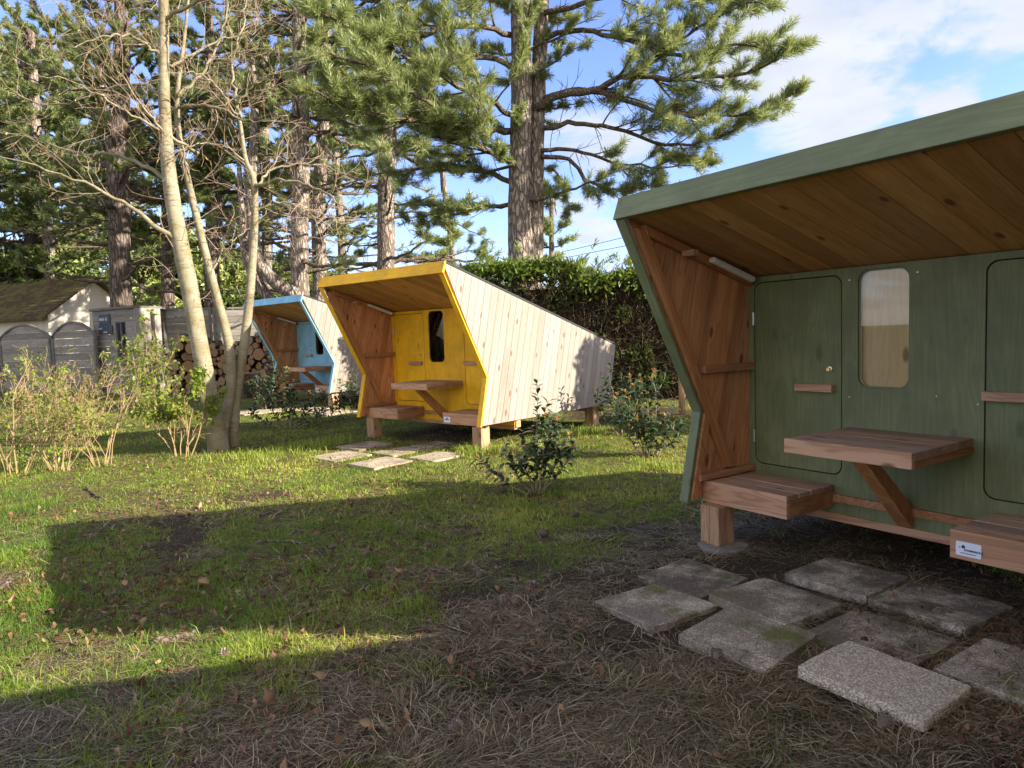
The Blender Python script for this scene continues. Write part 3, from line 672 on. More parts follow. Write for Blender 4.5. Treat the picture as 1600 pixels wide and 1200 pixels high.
class Pine:
    def __init__(s, seed): s.rng = random.Random(seed); s.rs = np.random.RandomState(seed); s.tr = MB(); s.br = MB(); s.P = []; s.D = []; s.S = []; s.T = []
    def trunk(s, pts, rads, n=22, k=18, rough=0.07): 
        pp = smooth_path(pts, k); rr = np.interp(np.linspace(0, 1, k), np.linspace(0, 1, len(rads)), rads)
        s.tr.tube(pp, list(rr), n, 0.5, True, rough, s.rng); return pp
    def shoot(s, p, d, L, r, lvl, bare, size, tint):
        rng = s.rng; k = max(3, int(L / 0.16)); pts = [Vector(p)]; d = d.normalized()
        for i in range(k):
            d = (d + Vector((rng.gauss(0, .13), rng.gauss(0, .13), rng.gauss(0.045, .10)))).normalized(); pts.append(pts[-1] + d * (L / k))
        s.br.tube(pts, list(np.linspace(r, max(r * .35, .003), k + 1)), 4 if lvl else 5, 0.5, False)
        for i in range(1, k + 1):
            f = i / k
            if lvl > 0 and f > 0.2:
                for sg in (-1, 1):
                    if rng.random() < 0.62:
                        q = (pts[i] - pts[i - 1]).normalized(); ax = (Vector((0, 0, 1)) + Vector((rng.gauss(0, .5), rng.gauss(0, .5), 0))).normalized()
                        s.shoot(pts[i], rot_about(q, ax, sg * rng.uniform(.5, 1.0)) + Vector((0, 0, .15)), L * rng.uniform(.25, .5) * (1.15 - .5 * f), r * .5, lvl - 1, bare, size, tint)
            if f > bare and (lvl == 0 or f > .5):
                s.P.append(pts[i]); s.D.append((pts[i] - pts[i - 1]).normalized() + Vector((0, 0, .25))); s.S.append(size * rng.uniform(.75, 1.2)); s.T.append(min(1, max(0, tint + rng.gauss(0, .13))))
    def limb(s, pts, r0, bare=0.3, dens=1.0, size=0.13, tint=.45, sub=0.38, lvl=1, step=0.22):
        rng = s.rng; pts = [Vector(p) for p in pts]
        L = sum((b - a).length for a, b in zip(pts, pts[1:])); k = max(6, int(L / 0.2)); pp = smooth_path(pts, k + 1)
        pp = [p + Vector((rng.gauss(0, .02), rng.gauss(0, .02), rng.gauss(0, .02))) * (1 if 0 < i else 0) for i, p in enumerate(pp)]
        rr = [max(r0 * (1 - .85 * i / k) ** .8, .006) for i in range(k + 1)]
        s.br.tube(pp, rr, 8 if r0 > .04 else 6, 0.5, True)
        acc = 0.0
        for i in range(1, k + 1):
            f = i / k; q = (pp[i] - pp[i - 1]); acc += q.length; q = q.normalized()
            while acc > step / dens:
                acc -= step / dens
                if f < bare:
                    for _q in range(rng.choice((0, 1, 1, 2))):              # dead twigs near the trunk
                        ax = q.orthogonal().normalized(); ax = rot_about(ax, q, rng.uniform(0, 6.28)); e = pp[i] + (q * .6 + ax) * rng.uniform(.15, .75); md = pp[i].lerp(e, .5) + Vector((rng.gauss(0, .04), rng.gauss(0, .04), rng.uniform(-.08, .05)))
                        s.br.tube([pp[i], md, e], [.008, .006, .003], 4, .5, False)
                        if rng.random() < .6: s.br.tube([md, md + (e - md) * .6 + Vector((rng.gauss(0, .1), rng.gauss(0, .1), rng.gauss(0, .1)))], [.005, .0025], 3, .5, False)
                    continue
                sg = rng.choice((-1, 1)); ax = (Vector((0, 0, 1)) + Vector((rng.gauss(0, .55), rng.gauss(0, .55), 0))).normalized()
                d = rot_about(q, ax, sg * rng.uniform(.45, 1.15)) + Vector((0, 0, rng.uniform(-.1, .35)))
                s.shoot(pp[i], d, max(.25, sub * L * (1.05 - .75 * f) * rng.uniform(.5, 1.1)), max(.006, rr[i] * .45), lvl, .35, size, tint)
        s.shoot(pp[-1], pp[-1] - pp[-2], .3, .006, 0, 0, size, tint)
    def whorls(s, axis, z0, z1, Lmax, size, tint, per=4, gap=.55, droop=-.05, bare=.3, dens=1.0, azlim=None, sub=.36, lvl=1, step=.26):
        rng = s.rng; z = z0; top = axis[-1].z
        while z < z1:
            i = min(range(len(axis)), key=lambda j: abs(axis[j].z - z)); c = axis[i]; hf = (z - z0) / max(1e-3, top - z0)
            for _ in range(per):
                az = rng.uniform(0, 6.283)
                if azlim: az = rng.uniform(*azlim)
                L = Lmax * (1 - .62 * hf) * rng.uniform(.6, 1.1); el = droop + .45 * hf + rng.gauss(0, .12)
                d = Vector((math.cos(az) * math.cos(el), math.sin(az) * math.cos(el), math.sin(el)))
                m1 = Vector((rng.gauss(0, .12), rng.gauss(0, .12), rng.uniform(-.02, .05))) * L
                p0 = Vector((c.x, c.y, z)); s.limb([p0, p0 + d * L * .45 + m1 * .6, p0 + d * L + m1 + Vector((0, 0, .12 * L))], .022 + .012 * L, bare, dens, size, tint, sub, lvl, step)
            z += gap * rng.uniform(.7, 1.3)
    def done(s, name, label, group, K, width, tm, nm, base=None):
        base = Vector(base) if base else Vector(s.tr.v[0])
        root = thing(name, label, 'pine tree', base, 0, group)
        sh = np.array(base)
        for mb in (s.tr, s.br): mb.v = [tuple(np.array(v) - sh) for v in mb.v]
        s.tr.build('trunk', tm, root, True)
        if s.br.v: s.br.build('branches', M['branch'], root, True)
        V, F, T = needle_tufts(np.array(s.P) - sh, np.array(s.D), np.array(s.S), K, width, s.rs, np.array(s.T))
        np_mesh('crown', V, F, T, nm, root)
        return root

PG = 'tall pines behind the cabins'
# the big twin-stemmed pine behind the yellow cabin
pn = Pine(11); dz = 13.6
axL = pn.trunk([at(812, 640, dz), at(813, 560, dz), at(815, 450, dz), at(812, 300, dz), at(815, 150, dz), at(813, 0, dz), at(812, -180, dz), at(816, -420, dz)], [.38, .30, .27, .215, .20, .185, .16, .07], 26, 40)
axR = pn.trunk([at(828, 630, dz + .15), at(830, 500, dz + .15), at(836, 350, dz + .15), at(838, 250, dz + .15), at(842, 120, dz + .15), at(848, -20, dz + .2), at(858, -200, dz + .3), at(870, -420, dz + .4)], [.27, .20, .17, .15, .145, .14, .12, .06], 22, 40)
def L_(px, r0, z0, z1, **kw):
    n = len(px); pn.limb([at(x, y, dz + z0 + (z1 - z0) * i / (n - 1)) for i, (x, y) in enumerate(px)], r0, **kw)
k1 = dict(size=.165, tint=.62, dens=1.55, sub=.33)
L_([(850, 155), (905, 140), (960, 145), (1010, 105), (1090, 45), (1170, 5)], .07, 0, -.6, bare=.3, **k1)
L_([(838, 170), (870, 150), (930, 140), (970, 122), (1060, 125), (1150, 118), (1215, 95)], .085, 0, -1.2, bare=.32, **k1)
L_([(930, 140), (1000, 165), (1080, 180), (1160, 175), (1235, 150)], .05, -.4, -1.0, bare=.25, **k1)
L_([(850, 200), (900, 193), (960, 200), (1040, 225), (1120, 215), (1175, 190)], .055, 0, -.3, bare=.35, **k1)
L_([(846, 245), (890, 250), (930, 290), (975, 298), (1015, 290)], .05, 0, .5, bare=.4, **k1)
L_([(846, 235), (900, 235), (960, 255), (1030, 262), (1100, 255)], .045, 0, .8, bare=.35, **k1)
L_([(848, 60), (905, 48), (980, 62), (1060, 85), (1150, 70), (1230, 75)], .06, 0, -.9, bare=.25, **k1)
L_([(850, 20), (930, 0), (1020, -20), (1110, -5), (1200, 8)], .06, 0, -.8, bare=.2, **k1)
L_([(850, -20), (930, -60), (1030, -70), (1120, -60)], .06, 0, .6, bare=.2, **k1)
L_([(840, 270), (860, 262), (880, 285), (890, 320)], .03, .3, 1.0, bare=.3, size=.15, tint=.6, dens=1.2, sub=.4)
L_([(800, 285), (750, 262), (690, 258), (620, 268), (560, 272)], .055, 0, .8, bare=.15, **k1)
L_([(800, 55), (730, 40), (650, 55), (580, 85), (520, 110)], .06, 0, -2.2, bare=.06, **k1)
L_([(800, 105), (740, 88), (680, 110), (620, 150), (560, 170)], .055, 0, -2.0, bare=.06, **k1)
L_([(800, 205), (750, 205), (690, 190), (620, 185), (545, 165), (480, 140)], .06, 0, -2.6, bare=.06, **k1)
L_([(800, 255), (755, 230), (700, 185), (645, 140), (570, 105), (490, 75)], .06, 0, -3.0, bare=.1, **k1)
L_([(800, 180), (750, 150), (655, 100), (560, 50), (490, 15)], .055, 0, -2.6, bare=.06, **k1)
L_([(800, 230), (740, 225), (680, 215), (610, 225)], .045, 0, -1.6, bare=.06, **k1)
L_([(800, 320), (760, 325), (700, 330), (640, 345)], .035, 0, .9, bare=.45, size=.15, tint=.45, sub=.34)
L_([(800, 0), (720, -25), (640, -20), (560, 10), (500, 25)], .06, 0, -2.0, bare=.06, **k1)
L_([(800, -40), (700, -80), (600, -90)], .06, 0, -1.5, bare=.06, **k1)
pn.whorls(axL, 3.9, 8.0, 1.7, .15, .55, 3, .55, .0, .12, 1.1)
pn.whorls(axL, 8.2, 12.0, 2.9, .17, .5, 3, .7, .1)
pn.done('pine_tree', 'tall pine with two fused stems rising right behind the yellow cabin', PG, 34, .0042, M['pine_bark'], M['needles'])

# further pines, each with its own crown
def pine_b(px, depth, dia_px, seed, label, z0, Lmax, H, tint, bend=(), size=.16, per=5, gap=.5, K=28, width=.0055, tm='pine_bark', nm='needles', bare=.4, dens=1.15, extra=None, lvl=1, step=.28, sub=.36, droop=-.02, dead=None):
    p = Pine(seed); b = gnd(px[0], 640); b = at(px[0], 540, depth); b.z = 0.1
    pts = [Vector((b.x, b.y, 0.05))]
    for x, y in px[1]: pts.append(at(x, y, depth))
    top = pts[-1]; pts.append(Vector((top.x + .1, top.y, H)))
    r = dia_px / 2 * depth / FPX
    ax = p.trunk(pts, [r * 1.25] + [r] * (len(pts) - 3) + [r * .8, r * .2], 16, 26)
    if extra: extra(p, ax, r)
    if dead: p.whorls(ax, dead, z0, Lmax * .9, size * .9, tint, 3, .5, -.08, .72, .8, lvl=0, step=.24, sub=.25)
    p.whorls(ax, z0, H - .3, Lmax, size, tint, per, gap, droop, bare, dens, lvl=lvl, step=step, sub=sub)
    return p.done('pine_tree', label, PG, K, width, M[tm], M[nm])
def ex2(p, ax, r):
    for q, r0 in (([(603, 412), (660, 404), (720, 408), (770, 402)], .06), ([(603, 415), (540, 412), (470, 428), (430, 405)], .06), ([(605, 345), (650, 330), (700, 345), (760, 372)], .04), ([(600, 300), (560, 285), (520, 300), (470, 296)], .04)):
        p.limb([at(x, y, 18 + .3 * i) for i, (x, y) in enumerate(q)], r0, .5, .8, .15, .5, .3)
pine_b((603, [(603, 420), (604, 300), (606, 220), (604, 60)]), 18, 27, 21, 'straight pine standing just left of the yellow cabin roof', 6.2, 2.6, 12, .62, extra=ex2, dens=.95, dead=3.4)
def ex3(p, ax, r):
    p.trunk([at(466, 462, 17.4), at(435, 445, 17.4), at(408, 415, 17.4), at(396, 370, 17.4), at(392, 300, 17.5), at(398, 200, 17.6), at(395, 90, 17.6)], [.17, .17, .16, .15, .14, .11, .05], 12, 20)
    p.trunk([at(455, 480, 17.8), at(425, 470, 17.8), at(402, 440, 17.8), at(385, 400, 17.8), at(378, 330, 17.9), at(372, 230, 18)], [.15, .15, .14, .12, .09, .04], 12, 18)
    for q, r0 in (([(470, 425), (520, 418), (565, 395)], .05), ([(465, 400), (430, 380), (380, 378), (330, 352)], .05), ([(470, 380), (500, 370), (545, 365)], .03)):
        p.limb([at(x, y, 17.5 + .3 * i) for i, (x, y) in enumerate(q)], r0, .55, .7, .15, .5, .3)
pine_b((468, [(468, 420), (469, 330), (470, 200), (468, 60)]), 17.6, 27, 22, 'pine with curved low limbs above the blue cabin roof', 7.0, 2.7, 12.5, .55, extra=ex3, dens=.95, dead=3.4)
pine_b((500, [(500, 430), (497, 320), (505, 220), (508, 60)]), 21, 22, 23, 'thinner pine just right of the one with curved limbs', 7.6, 2.8, 13.5, .5, dead=4.0, K=24, width=.0065)
pine_b((190, [(188, 440), (187, 330), (183, 230), (190, 90)]), 20, 30, 24, 'dark trunked pine growing behind the small grey shed', 5.6, 3.4, 13, .5, dead=3.2, tm='pine_bark_dark', nm='needles_far', K=28, width=.0065, dens=1.0, droop=.1)
pine_b((330, [(332, 470), (331, 400), (335, 300), (330, 120)]), 22, 23, 25, 'pine showing between the pale stems of the bare tree', 5.0, 3.2, 13, .55, K=24, width=.0068, nm='needles_far', tm='pine_bark_dark')
pine_b((45, [(45, 440), (50, 300), (40, 150), (45, 50)]), 30, 17, 26, 'shaded pine behind the white house, leftmost of the pines', 4.4, 3.6, 13.5, .5, K=22, width=.0085, nm='needles_far', tm='pine_bark_dark')
pine_b((260, [(262, 440), (262, 300), (258, 120)]), 24, 18, 27, 'slim pine deep in the wood behind the board fence', 4.6, 3.3, 14, .5, K=22, width=.0085, nm='needles_far', tm='pine_bark_dark')
p0 = pine_b((415, [(416, 450), (418, 330), (412, 210), (415, 100)]), 25, 16, 28, 'slim reddish pine between the curved limbs, far back', 6.2, 3.2, 13, .6, dead=3.2, K=20, width=.010, nm='needles_far')
for i, (px, dep, rz, sc, lab) in enumerate([(95, 30, 1.0, 1.15, 'far pine rising above the ridge of the white house'), (150, 34, 2.2, 1.25, 'far pine glimpsed left of the dark trunk'), 
                                           (-40, 27, 4.0, 1.1, 'far pine cut by the left edge of the picture'), (545, 33, .5, 1.05, 'far pine between the two straight trunks'), (215, 38, 1.7, 1.35, 'farthest pine in the gap right of the dark trunk')]):
    g = at(px, 540, dep); dup(p0, (g.x, g.y, .2), rz, sc, lab, PG)
# a loose pine far right behind the trunk, above the hedge
p1 = pine_b((862, [(862, 400), (862, 330), (864, 300)]), 24, 8, 29, 'young pine peeping over the hedge beside the big trunk', 2.9, 1.5, 5.4, .75, K=16, width=.010, per=4, gap=.4, bare=.15, size=.2)
g = at(720, 540, 30); dup(p1, (g.x, g.y, .2), 2.0, 1.35, 'pale young pine far behind the yellow cabin roof', PG)

# ------------------------------------------------------------------ bushy evergreens closing the view at the left
def bushy(name, label, x, y, H, Wd, seed, mat, n=9000, leaf=.09, tint=.5, group=None, base=.1, cat='evergreen'):
    rng = random.Random(seed); rs = np.random.RandomState(seed)
    root = thing(name, label, cat, (x, y, .15), 0, group)
    mb = MB(); mb.tube([(0, 0, -.2), (.05, 0, H * .5), (0, .05, H * .9)], [.14, .09, .03], 8); mb.build('trunk', M['pine_bark_dark'], root, True)
    mb = MB(); parts = []
    nc = 46; C = []
    for i in range(nc):
        h = base * H + (1 - base) * H * rs.rand() ** .9; f = 1 - (h / H) ** 1.6
        rr = Wd * (.25 + .75 * f) * np.sqrt(rs.rand()); a = rs.rand() * 6.283
        C.append((math.cos(a) * rr, math.sin(a) * rr, h, .28 * Wd * (.5 + .7 * rs.rand())))
        mb.tube([(0, 0, h * .75), (C[-1][0] * .6, C[-1][1] * .6, h * .9), C[-1][:3]], [.03, .02, .008], 4, .5, False)
    mb.build('branches', M['branch'], root, True)
    C = np.array(C); ci = rs.randint(0, nc, n); off = unit(rs.randn(n, 3)) * (rs.rand(n, 1) ** .45) * C[ci, 3:4] * np.array([1.15, 1.15, .75])
    P_ = C[ci, :3] + off; P_[:, 2] = np.maximum(P_[:, 2], .05)
    tn = np.clip(tint + (rs.rand(nc)[ci] - .5) * .5 + (rs.rand(n) - .5) * .4, 0, 1)
    V, F, T = small_leaves(P_, np.full(n, leaf), rs, tn); np_mesh('crown', V, F, T, mat, root)
    return root
BG_ = 'evergreens behind the fence'
for i, (px, dep, H, Wd, tn, lab) in enumerate([
    (20, 30, 7.0, 2.9, .6, 'sunlit evergreen behind the mossy roof, at the left edge'), (110, 32, 6.6, 2.8, .5, 'evergreen behind the ridge of the white house'), (225, 29, 6.0, 2.5, .62, 'yellowish evergreen just right of the dark trunk'),
    (285, 31, 6.0, 2.6, .65, 'bright evergreen behind the board fence and the bare tree'), (360, 33, 6.2, 2.8, .62, 'bright evergreen between the bare tree and the curved limbs'), (440, 30, 4.6, 2.4, .45, 'evergreen under the curved pine limbs'),
    (530, 32, 4.0, 2.0, .5, 'low evergreen between the two cabin roofs'), (160, 38, 8.2, 3.4, .55, 'tall evergreen far behind the small shed'), (330, 40, 7.2, 3.4, .6, 'tall evergreen far behind the woodpile'), (60, 40, 9.0, 3.6, .5, 'tall evergreen far behind the white house'),
    (-60, 33, 6.2, 3.0, .5, 'evergreen beyond the left edge of the arched fence'), (480, 41, 5.6, 2.8, .5, 'broad evergreen far behind the blue cabin')]):
    g = at(px, 540, dep); bushy('evergreen_tree', lab, g.x, g.y, H, Wd, 60 + i, M['needles_yel'], 16000, .11, tn, BG_)
# evergreen right of the yellow cabin, throws shade on the end of its side wall
bushy('evergreen_shrub', 'dark evergreen shrub behind the green cabin, shading the far end of the yellow one', 5.75, 8.05, 3.15, 1.15, 90, M['needles_far'], 9000, .07, .4, None, .02, 'shrub')

# ------------------------------------------------------------------ the clipped hedge behind the cabins
rng = random.Random(3); rs = np.random.RandomState(3)
HX0, HX1, HY0, HY1, HH = -0.75, 9.0, 11.9, 13.1, 2.36
hedge = thing('hedge', 'high clipped hedge, brown and twiggy below and fresh green on top', 'hedge', ((HX0 + HX1) / 2, HY0, .08))
off = Vector((-(HX0 + HX1) / 2, -HY0, 0)); W2 = HX1 - HX0
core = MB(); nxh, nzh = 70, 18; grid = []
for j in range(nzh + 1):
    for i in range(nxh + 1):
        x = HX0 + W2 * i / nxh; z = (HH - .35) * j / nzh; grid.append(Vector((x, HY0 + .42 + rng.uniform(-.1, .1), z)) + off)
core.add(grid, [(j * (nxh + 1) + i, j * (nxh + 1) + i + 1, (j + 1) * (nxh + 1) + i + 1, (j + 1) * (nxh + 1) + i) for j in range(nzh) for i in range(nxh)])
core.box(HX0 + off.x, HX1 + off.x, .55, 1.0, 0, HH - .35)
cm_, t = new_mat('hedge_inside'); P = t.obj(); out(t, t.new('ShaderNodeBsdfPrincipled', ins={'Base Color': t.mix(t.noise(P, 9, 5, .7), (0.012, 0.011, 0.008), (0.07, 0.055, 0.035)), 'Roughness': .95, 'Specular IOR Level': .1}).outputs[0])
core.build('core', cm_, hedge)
tw = MB()
for i in range(5200):
    x = rng.uniform(HX0, min(HX1, 4.2)); z = rng.uniform(.02, HH - .15); y = HY0 + .45
    d = Vector((rng.gauss(0, .55), -1, rng.gauss(.35, .5))).normalized(); L = rng.uniform(.25, .62); p = Vector((x, y, z)) + off; pts = [p]
    for k in range(3):
        d = (d + Vector((rng.gauss(0, .3), rng.gauss(0, .1), rng.gauss(.05, .3)))).normalized(); pts.append(pts[-1] + d * L / 3)
    tw.tube(pts, [.007, .0055, .004, .002], 3, rng.random(), False)
tw.build('twigs', bark('hedge_twigs', (0.12, 0.088, 0.052), (0.21, 0.155, 0.095), (0.12, 0.105, 0.05), 20, .5, .01), hedge)
n = 34000; x = rs.uniform(HX0, HX1, n); topf = rs.rand(n) < .5
wob = (vnoise(x * 1.3 + 5, x * 0 + 2) - .5) * .35
z = np.where(topf, HH + wob - np.abs(rs.randn(n)) * .17 + rs.rand(n) * .06, rs.uniform(.1, HH - .2, n) ** 1.0)
y = np.where(topf, rs.uniform(HY0 - .05, HY1, n), HY0 + .12 + rs.rand(n) * .3)
keep = topf | (vnoise(x * 2.6, z * 2.6 + 30) + .22 * z / HH > .82)
x, y, z, topf = x[keep], y[keep], z[keep], topf[keep]
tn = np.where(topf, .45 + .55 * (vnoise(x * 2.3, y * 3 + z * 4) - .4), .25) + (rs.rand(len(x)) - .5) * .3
pf = np.stack([x, y, z], 1) + np.array(off)
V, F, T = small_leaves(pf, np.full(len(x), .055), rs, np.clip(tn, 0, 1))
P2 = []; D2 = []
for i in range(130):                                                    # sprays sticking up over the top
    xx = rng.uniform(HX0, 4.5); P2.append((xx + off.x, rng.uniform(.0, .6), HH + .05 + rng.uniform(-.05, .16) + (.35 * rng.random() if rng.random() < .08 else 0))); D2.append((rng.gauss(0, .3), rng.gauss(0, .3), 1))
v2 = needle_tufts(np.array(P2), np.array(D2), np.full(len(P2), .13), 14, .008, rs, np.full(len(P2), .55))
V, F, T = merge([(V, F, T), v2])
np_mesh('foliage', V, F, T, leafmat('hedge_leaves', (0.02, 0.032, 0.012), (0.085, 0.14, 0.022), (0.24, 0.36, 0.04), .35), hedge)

# ------------------------------------------------------------------ bare branching plants
M['pale_bark'] = None
m, t = new_mat('pale_smooth_bark'); P = t.obj()
n1 = t.noise(P, 5, 5, .65); st = t.new('ShaderNodeMapping', ins={0: P, 'Scale': (6, 6, 55)}).outputs[0]; n2 = t.noise(st, 1.0, 3, .6); n3 = t.noise(P, 38, 4, .75)
col = t.mix(t.ss(n1, .35, .65), (0.19, 0.16, 0.085), (0.28, 0.25, 0.175)); col = t.mix(t.ss(n2, .56, .70, 0, .8), col, (0.10, 0.075, 0.045)); col = t.mix(t.ss(n3, .55, .68, 0, .75), col, (0.12, 0.095, 0.06))
out(t, t.new('ShaderNodeBsdfPrincipled', ins={'Base Color': col, 'Roughness': .75, 'Specular IOR Level': .2, 'Normal': bump(t, t.math('ADD', n2, n3), .35, .006)}).outputs[0]); M['pale_bark'] = m
M['twig'] = simple('pinkish_twig_bark', (0.29, 0.21, 0.15), .7, 0, .3, 12)
M['straw_twig'] = simple('straw_coloured_twigs', (0.31, 0.215, 0.11), .7, 0, .3, 9)
M['bud'] = leafmat('rusty_buds_and_catkins', (0.16, 0.06, 0.025), (0.28, 0.14, 0.04), (0.36, 0.25, 0.06), .2)
def ramify(mb, rng, p, d, L, r, lvl, spread=.6, up=.06, kids=5, ends=None, wig=.16, minL=.08, f0=.2):
    k = max(3, min(9, int(L / .12))); pts = [Vector(p)]; d = d.normalized(); q = d
    for i in range(k):
        q = (q + Vector((rng.gauss(0, wig), rng.gauss(0, wig), rng.gauss(up, wig)))).normalized(); pts.append(pts[-1] + q * (L / k))
    mb.tube(pts, list(np.linspace(r, max(r * .4, .0016), k + 1)), 5 if r > .008 else 3, .5, False)
    if ends is not None and lvl == 0: ends.append((pts[-1], q)); ends.append((pts[k // 2], q))
    if lvl <= 0: return
    for j in range(kids):
        f = f0 + (1 - f0) * (j + rng.random()) / kids; i = min(int(f * k), k - 1); c = pts[i].lerp(pts[i + 1], f * k - i)
        q = (pts[i + 1] - pts[i]).normalized(); ax = rot_about(q.orthogonal().normalized(), q, rng.uniform(0, 6.283)); e = rot_about(q, ax, rng.gauss(spread, .18))
        l2 = L * rng.uniform(.35, .65) * (1.15 - .6 * f)
        if l2 > minL: ramify(mb, rng, c, e, l2, max(.0018, r * .5 * (1 - .4 * f)), lvl - 1, spread, up, kids, ends, wig, minL)
# young tree with three pale stems
rng = random.Random(8); rs = np.random.RandomState(8)
D0 = 8.35; base = gnd(342, 706)
tree = thing('bare_tree', 'leafless young tree with three pale yellowish stems from one root', 'tree', base)
def loc(x, y, d): return at(x, y, d) - base
tm = MB()
stems = [([(342, 722), (340, 690), (331, 640), (312, 540), (296, 450), (276, 350), (263, 260), (257, 160), (256, 60), (256, -60), (258, -200)], [20.5, 18, 15.5, 14.5, 15, 13.5, 12, 9.5, 8.6, 7.5, 3], D0, 0),
         ([(350, 706), (350, 670), (361, 600), (358, 540), (343, 480), (322, 400), (298, 300), (281, 220), (277, 150), (288, 60), (300, -60)], [9, 8.5, 8.5, 8.3, 8, 7, 6, 5, 4.2, 3, 1.5], D0 + .25, .3),
         ([(366, 706), (366, 660), (372, 600), (384, 520), (392, 440), (398, 340), (396, 280), (384, 250), (375, 190), (368, 150)], [9.5, 8.5, 8.3, 8, 7.4, 6.2, 5.4, 4, 3, 2], D0 + .35, .3)]
paths = []
for pts, rr, d, dd in stems:
    pp = smooth_path([loc(x, y, d) for x, y in pts], 44); r = np.interp(np.linspace(0, 1, 44), np.linspace(0, 1, len(rr)), rr) * .88 * d / FPX
    tm.tube(pp, list(r), 20, .5, True, .035, rng); paths.append((pp, r))
# knots and burrs on the main stem
for i in range(9):
    k = rng.randint(6, 34); p_, r_k = paths[0][0][k], paths[0][1][k]; a = rng.uniform(2.6, 5.6); dr = Vector((math.cos(a), math.sin(a), 0))
    tm.tube([p_ + dr * r_k * .8, p_ + dr * r_k * 1.05, p_ + dr * (r_k * 1.1 + .008)], [.03, .022, .006], 8, .5)
tm.build('trunk', M['pale_bark'], tree, True)
br = MB(); ends = []; bm_ = MB()
limbs = [([(292, 386), (250, 360), (200, 322), (140, 290), (60, 262), (-20, 240)], .036, D0, D0 - .5), ([(266, 284), (230, 262), (180, 242), (120, 238), (50, 215), (-20, 200)], .03, D0, D0 + .6), ([(310, 240), (250, 205), (190, 170), (120, 130), (60, 120)], .022, D0 + .2, D0 - .8),
         ([(396, 290), (440, 282), (500, 296), (545, 330)], .026, D0 + .35, D0 - .3), ([(394, 300), (420, 270), (470, 255), (520, 262)], .02, D0 + .35, D0 + 1.0), ([(376, 185), (372, 160), (400, 130), (432, 110)], .02, D0 + .35, D0 + .2),
         ([(375, 190), (350, 150), (320, 120), (285, 110)], .016, D0 + .35, D0 - .4), ([(370, 155), (362, 100), (380, 40), (385, -30)], .018, D0 + .35, D0 + .7), ([(257, 90), (215, 60), (170, 55), (110, 75)], .022, D0, D0 - .6), ([(257, 110), (300, 85), (350, 60), (400, 50)], .022, D0, D0 + .5),
         ([(256, 40), (220, 10), (160, -20), (80, -25)], .024, D0, D0 + .4), ([(257, 30), (310, 0), (370, -20), (440, -10)], .024, D0, D0 - .5), ([(280, 170), (330, 165), (390, 190), (450, 180)], .02, D0 + .2, D0 - .2), ([(262, 215), (235, 180), (190, 120), (160, 60)], .018, D0, D0 - .9),
         ([(330, 430), (350, 385), (380, 365), (420, 330)], .012, D0 + .2, D0 + .9), ([(257, 150), (205, 130), (140, 150), (70, 165), (0, 130)], .022, D0, D0 + .3), ([(278, 150), (320, 110), (350, 40), (360, -40)], .02, D0 + .2, D0 + .6),
         ([(398, 330), (430, 315), (470, 325), (520, 360)], .016, D0 + .35, D0 + .4), ([(385, 250), (350, 230), (310, 225), (270, 240)], .012, D0 + .35, D0 - .2)]
for px, r0, d0, d1 in limbs:
    n_ = len(px); pp = smooth_path([loc(x, y, d0 + (d1 - d0) * i / (n_ - 1)) for i, (x, y) in enumerate(px)], 22)
    pp = [p_ + Vector((rng.gauss(0, .012), rng.gauss(0, .012), rng.gauss(0, .012))) for p_ in pp]
    br.tube(pp, list(np.linspace(r0, .005, 22)), 8, .5, True)
    for i in range(3, 22):
        for _ in range(rng.random() < .62):
            q = (pp[i] - pp[i - 1]).normalized(); ax = rot_about(q.orthogonal().normalized(), q, rng.uniform(0, 6.283)); e = rot_about(q, ax, rng.gauss(.75, .2))
            ramify(bm_, rng, pp[i], e + Vector((0, 0, .12)), rng.uniform(.3, .95), .0046 * (1.15 - i / 30), 2, .65, .03, 3, ends, .2, .1)
for pp, r in paths:
    for i in range(16, 44):
        if rng.random() < .55:
            a = rng.uniform(0, 6.283); ramify(bm_, rng, pp[i], Vector((math.cos(a), math.sin(a), .5)), rng.uniform(.25, .8), .0046, 2, .65, .04, 3, ends, .2, .1)
br.build('branches', M['pale_bark'], tree, True); bm_.build('twigs', M['twig'], tree)
sel = [e for e in ends if rng.random() < .38]
P_ = np.array([e[0] for e in sel]); D_ = np.array([e[1] for e in sel]) + rs.randn(len(sel), 3) * .4 + np.array([0, 0, -.35])
V, F, T = leaf_faces(P_, D_, unit(rs.randn(len(sel), 3)), rs.uniform(.02, .045, len(sel)), rs.uniform(.008, .014, len(sel)), rs, rs.rand(len(sel))); np_mesh('buds', V, F, T, M['bud'], tree)

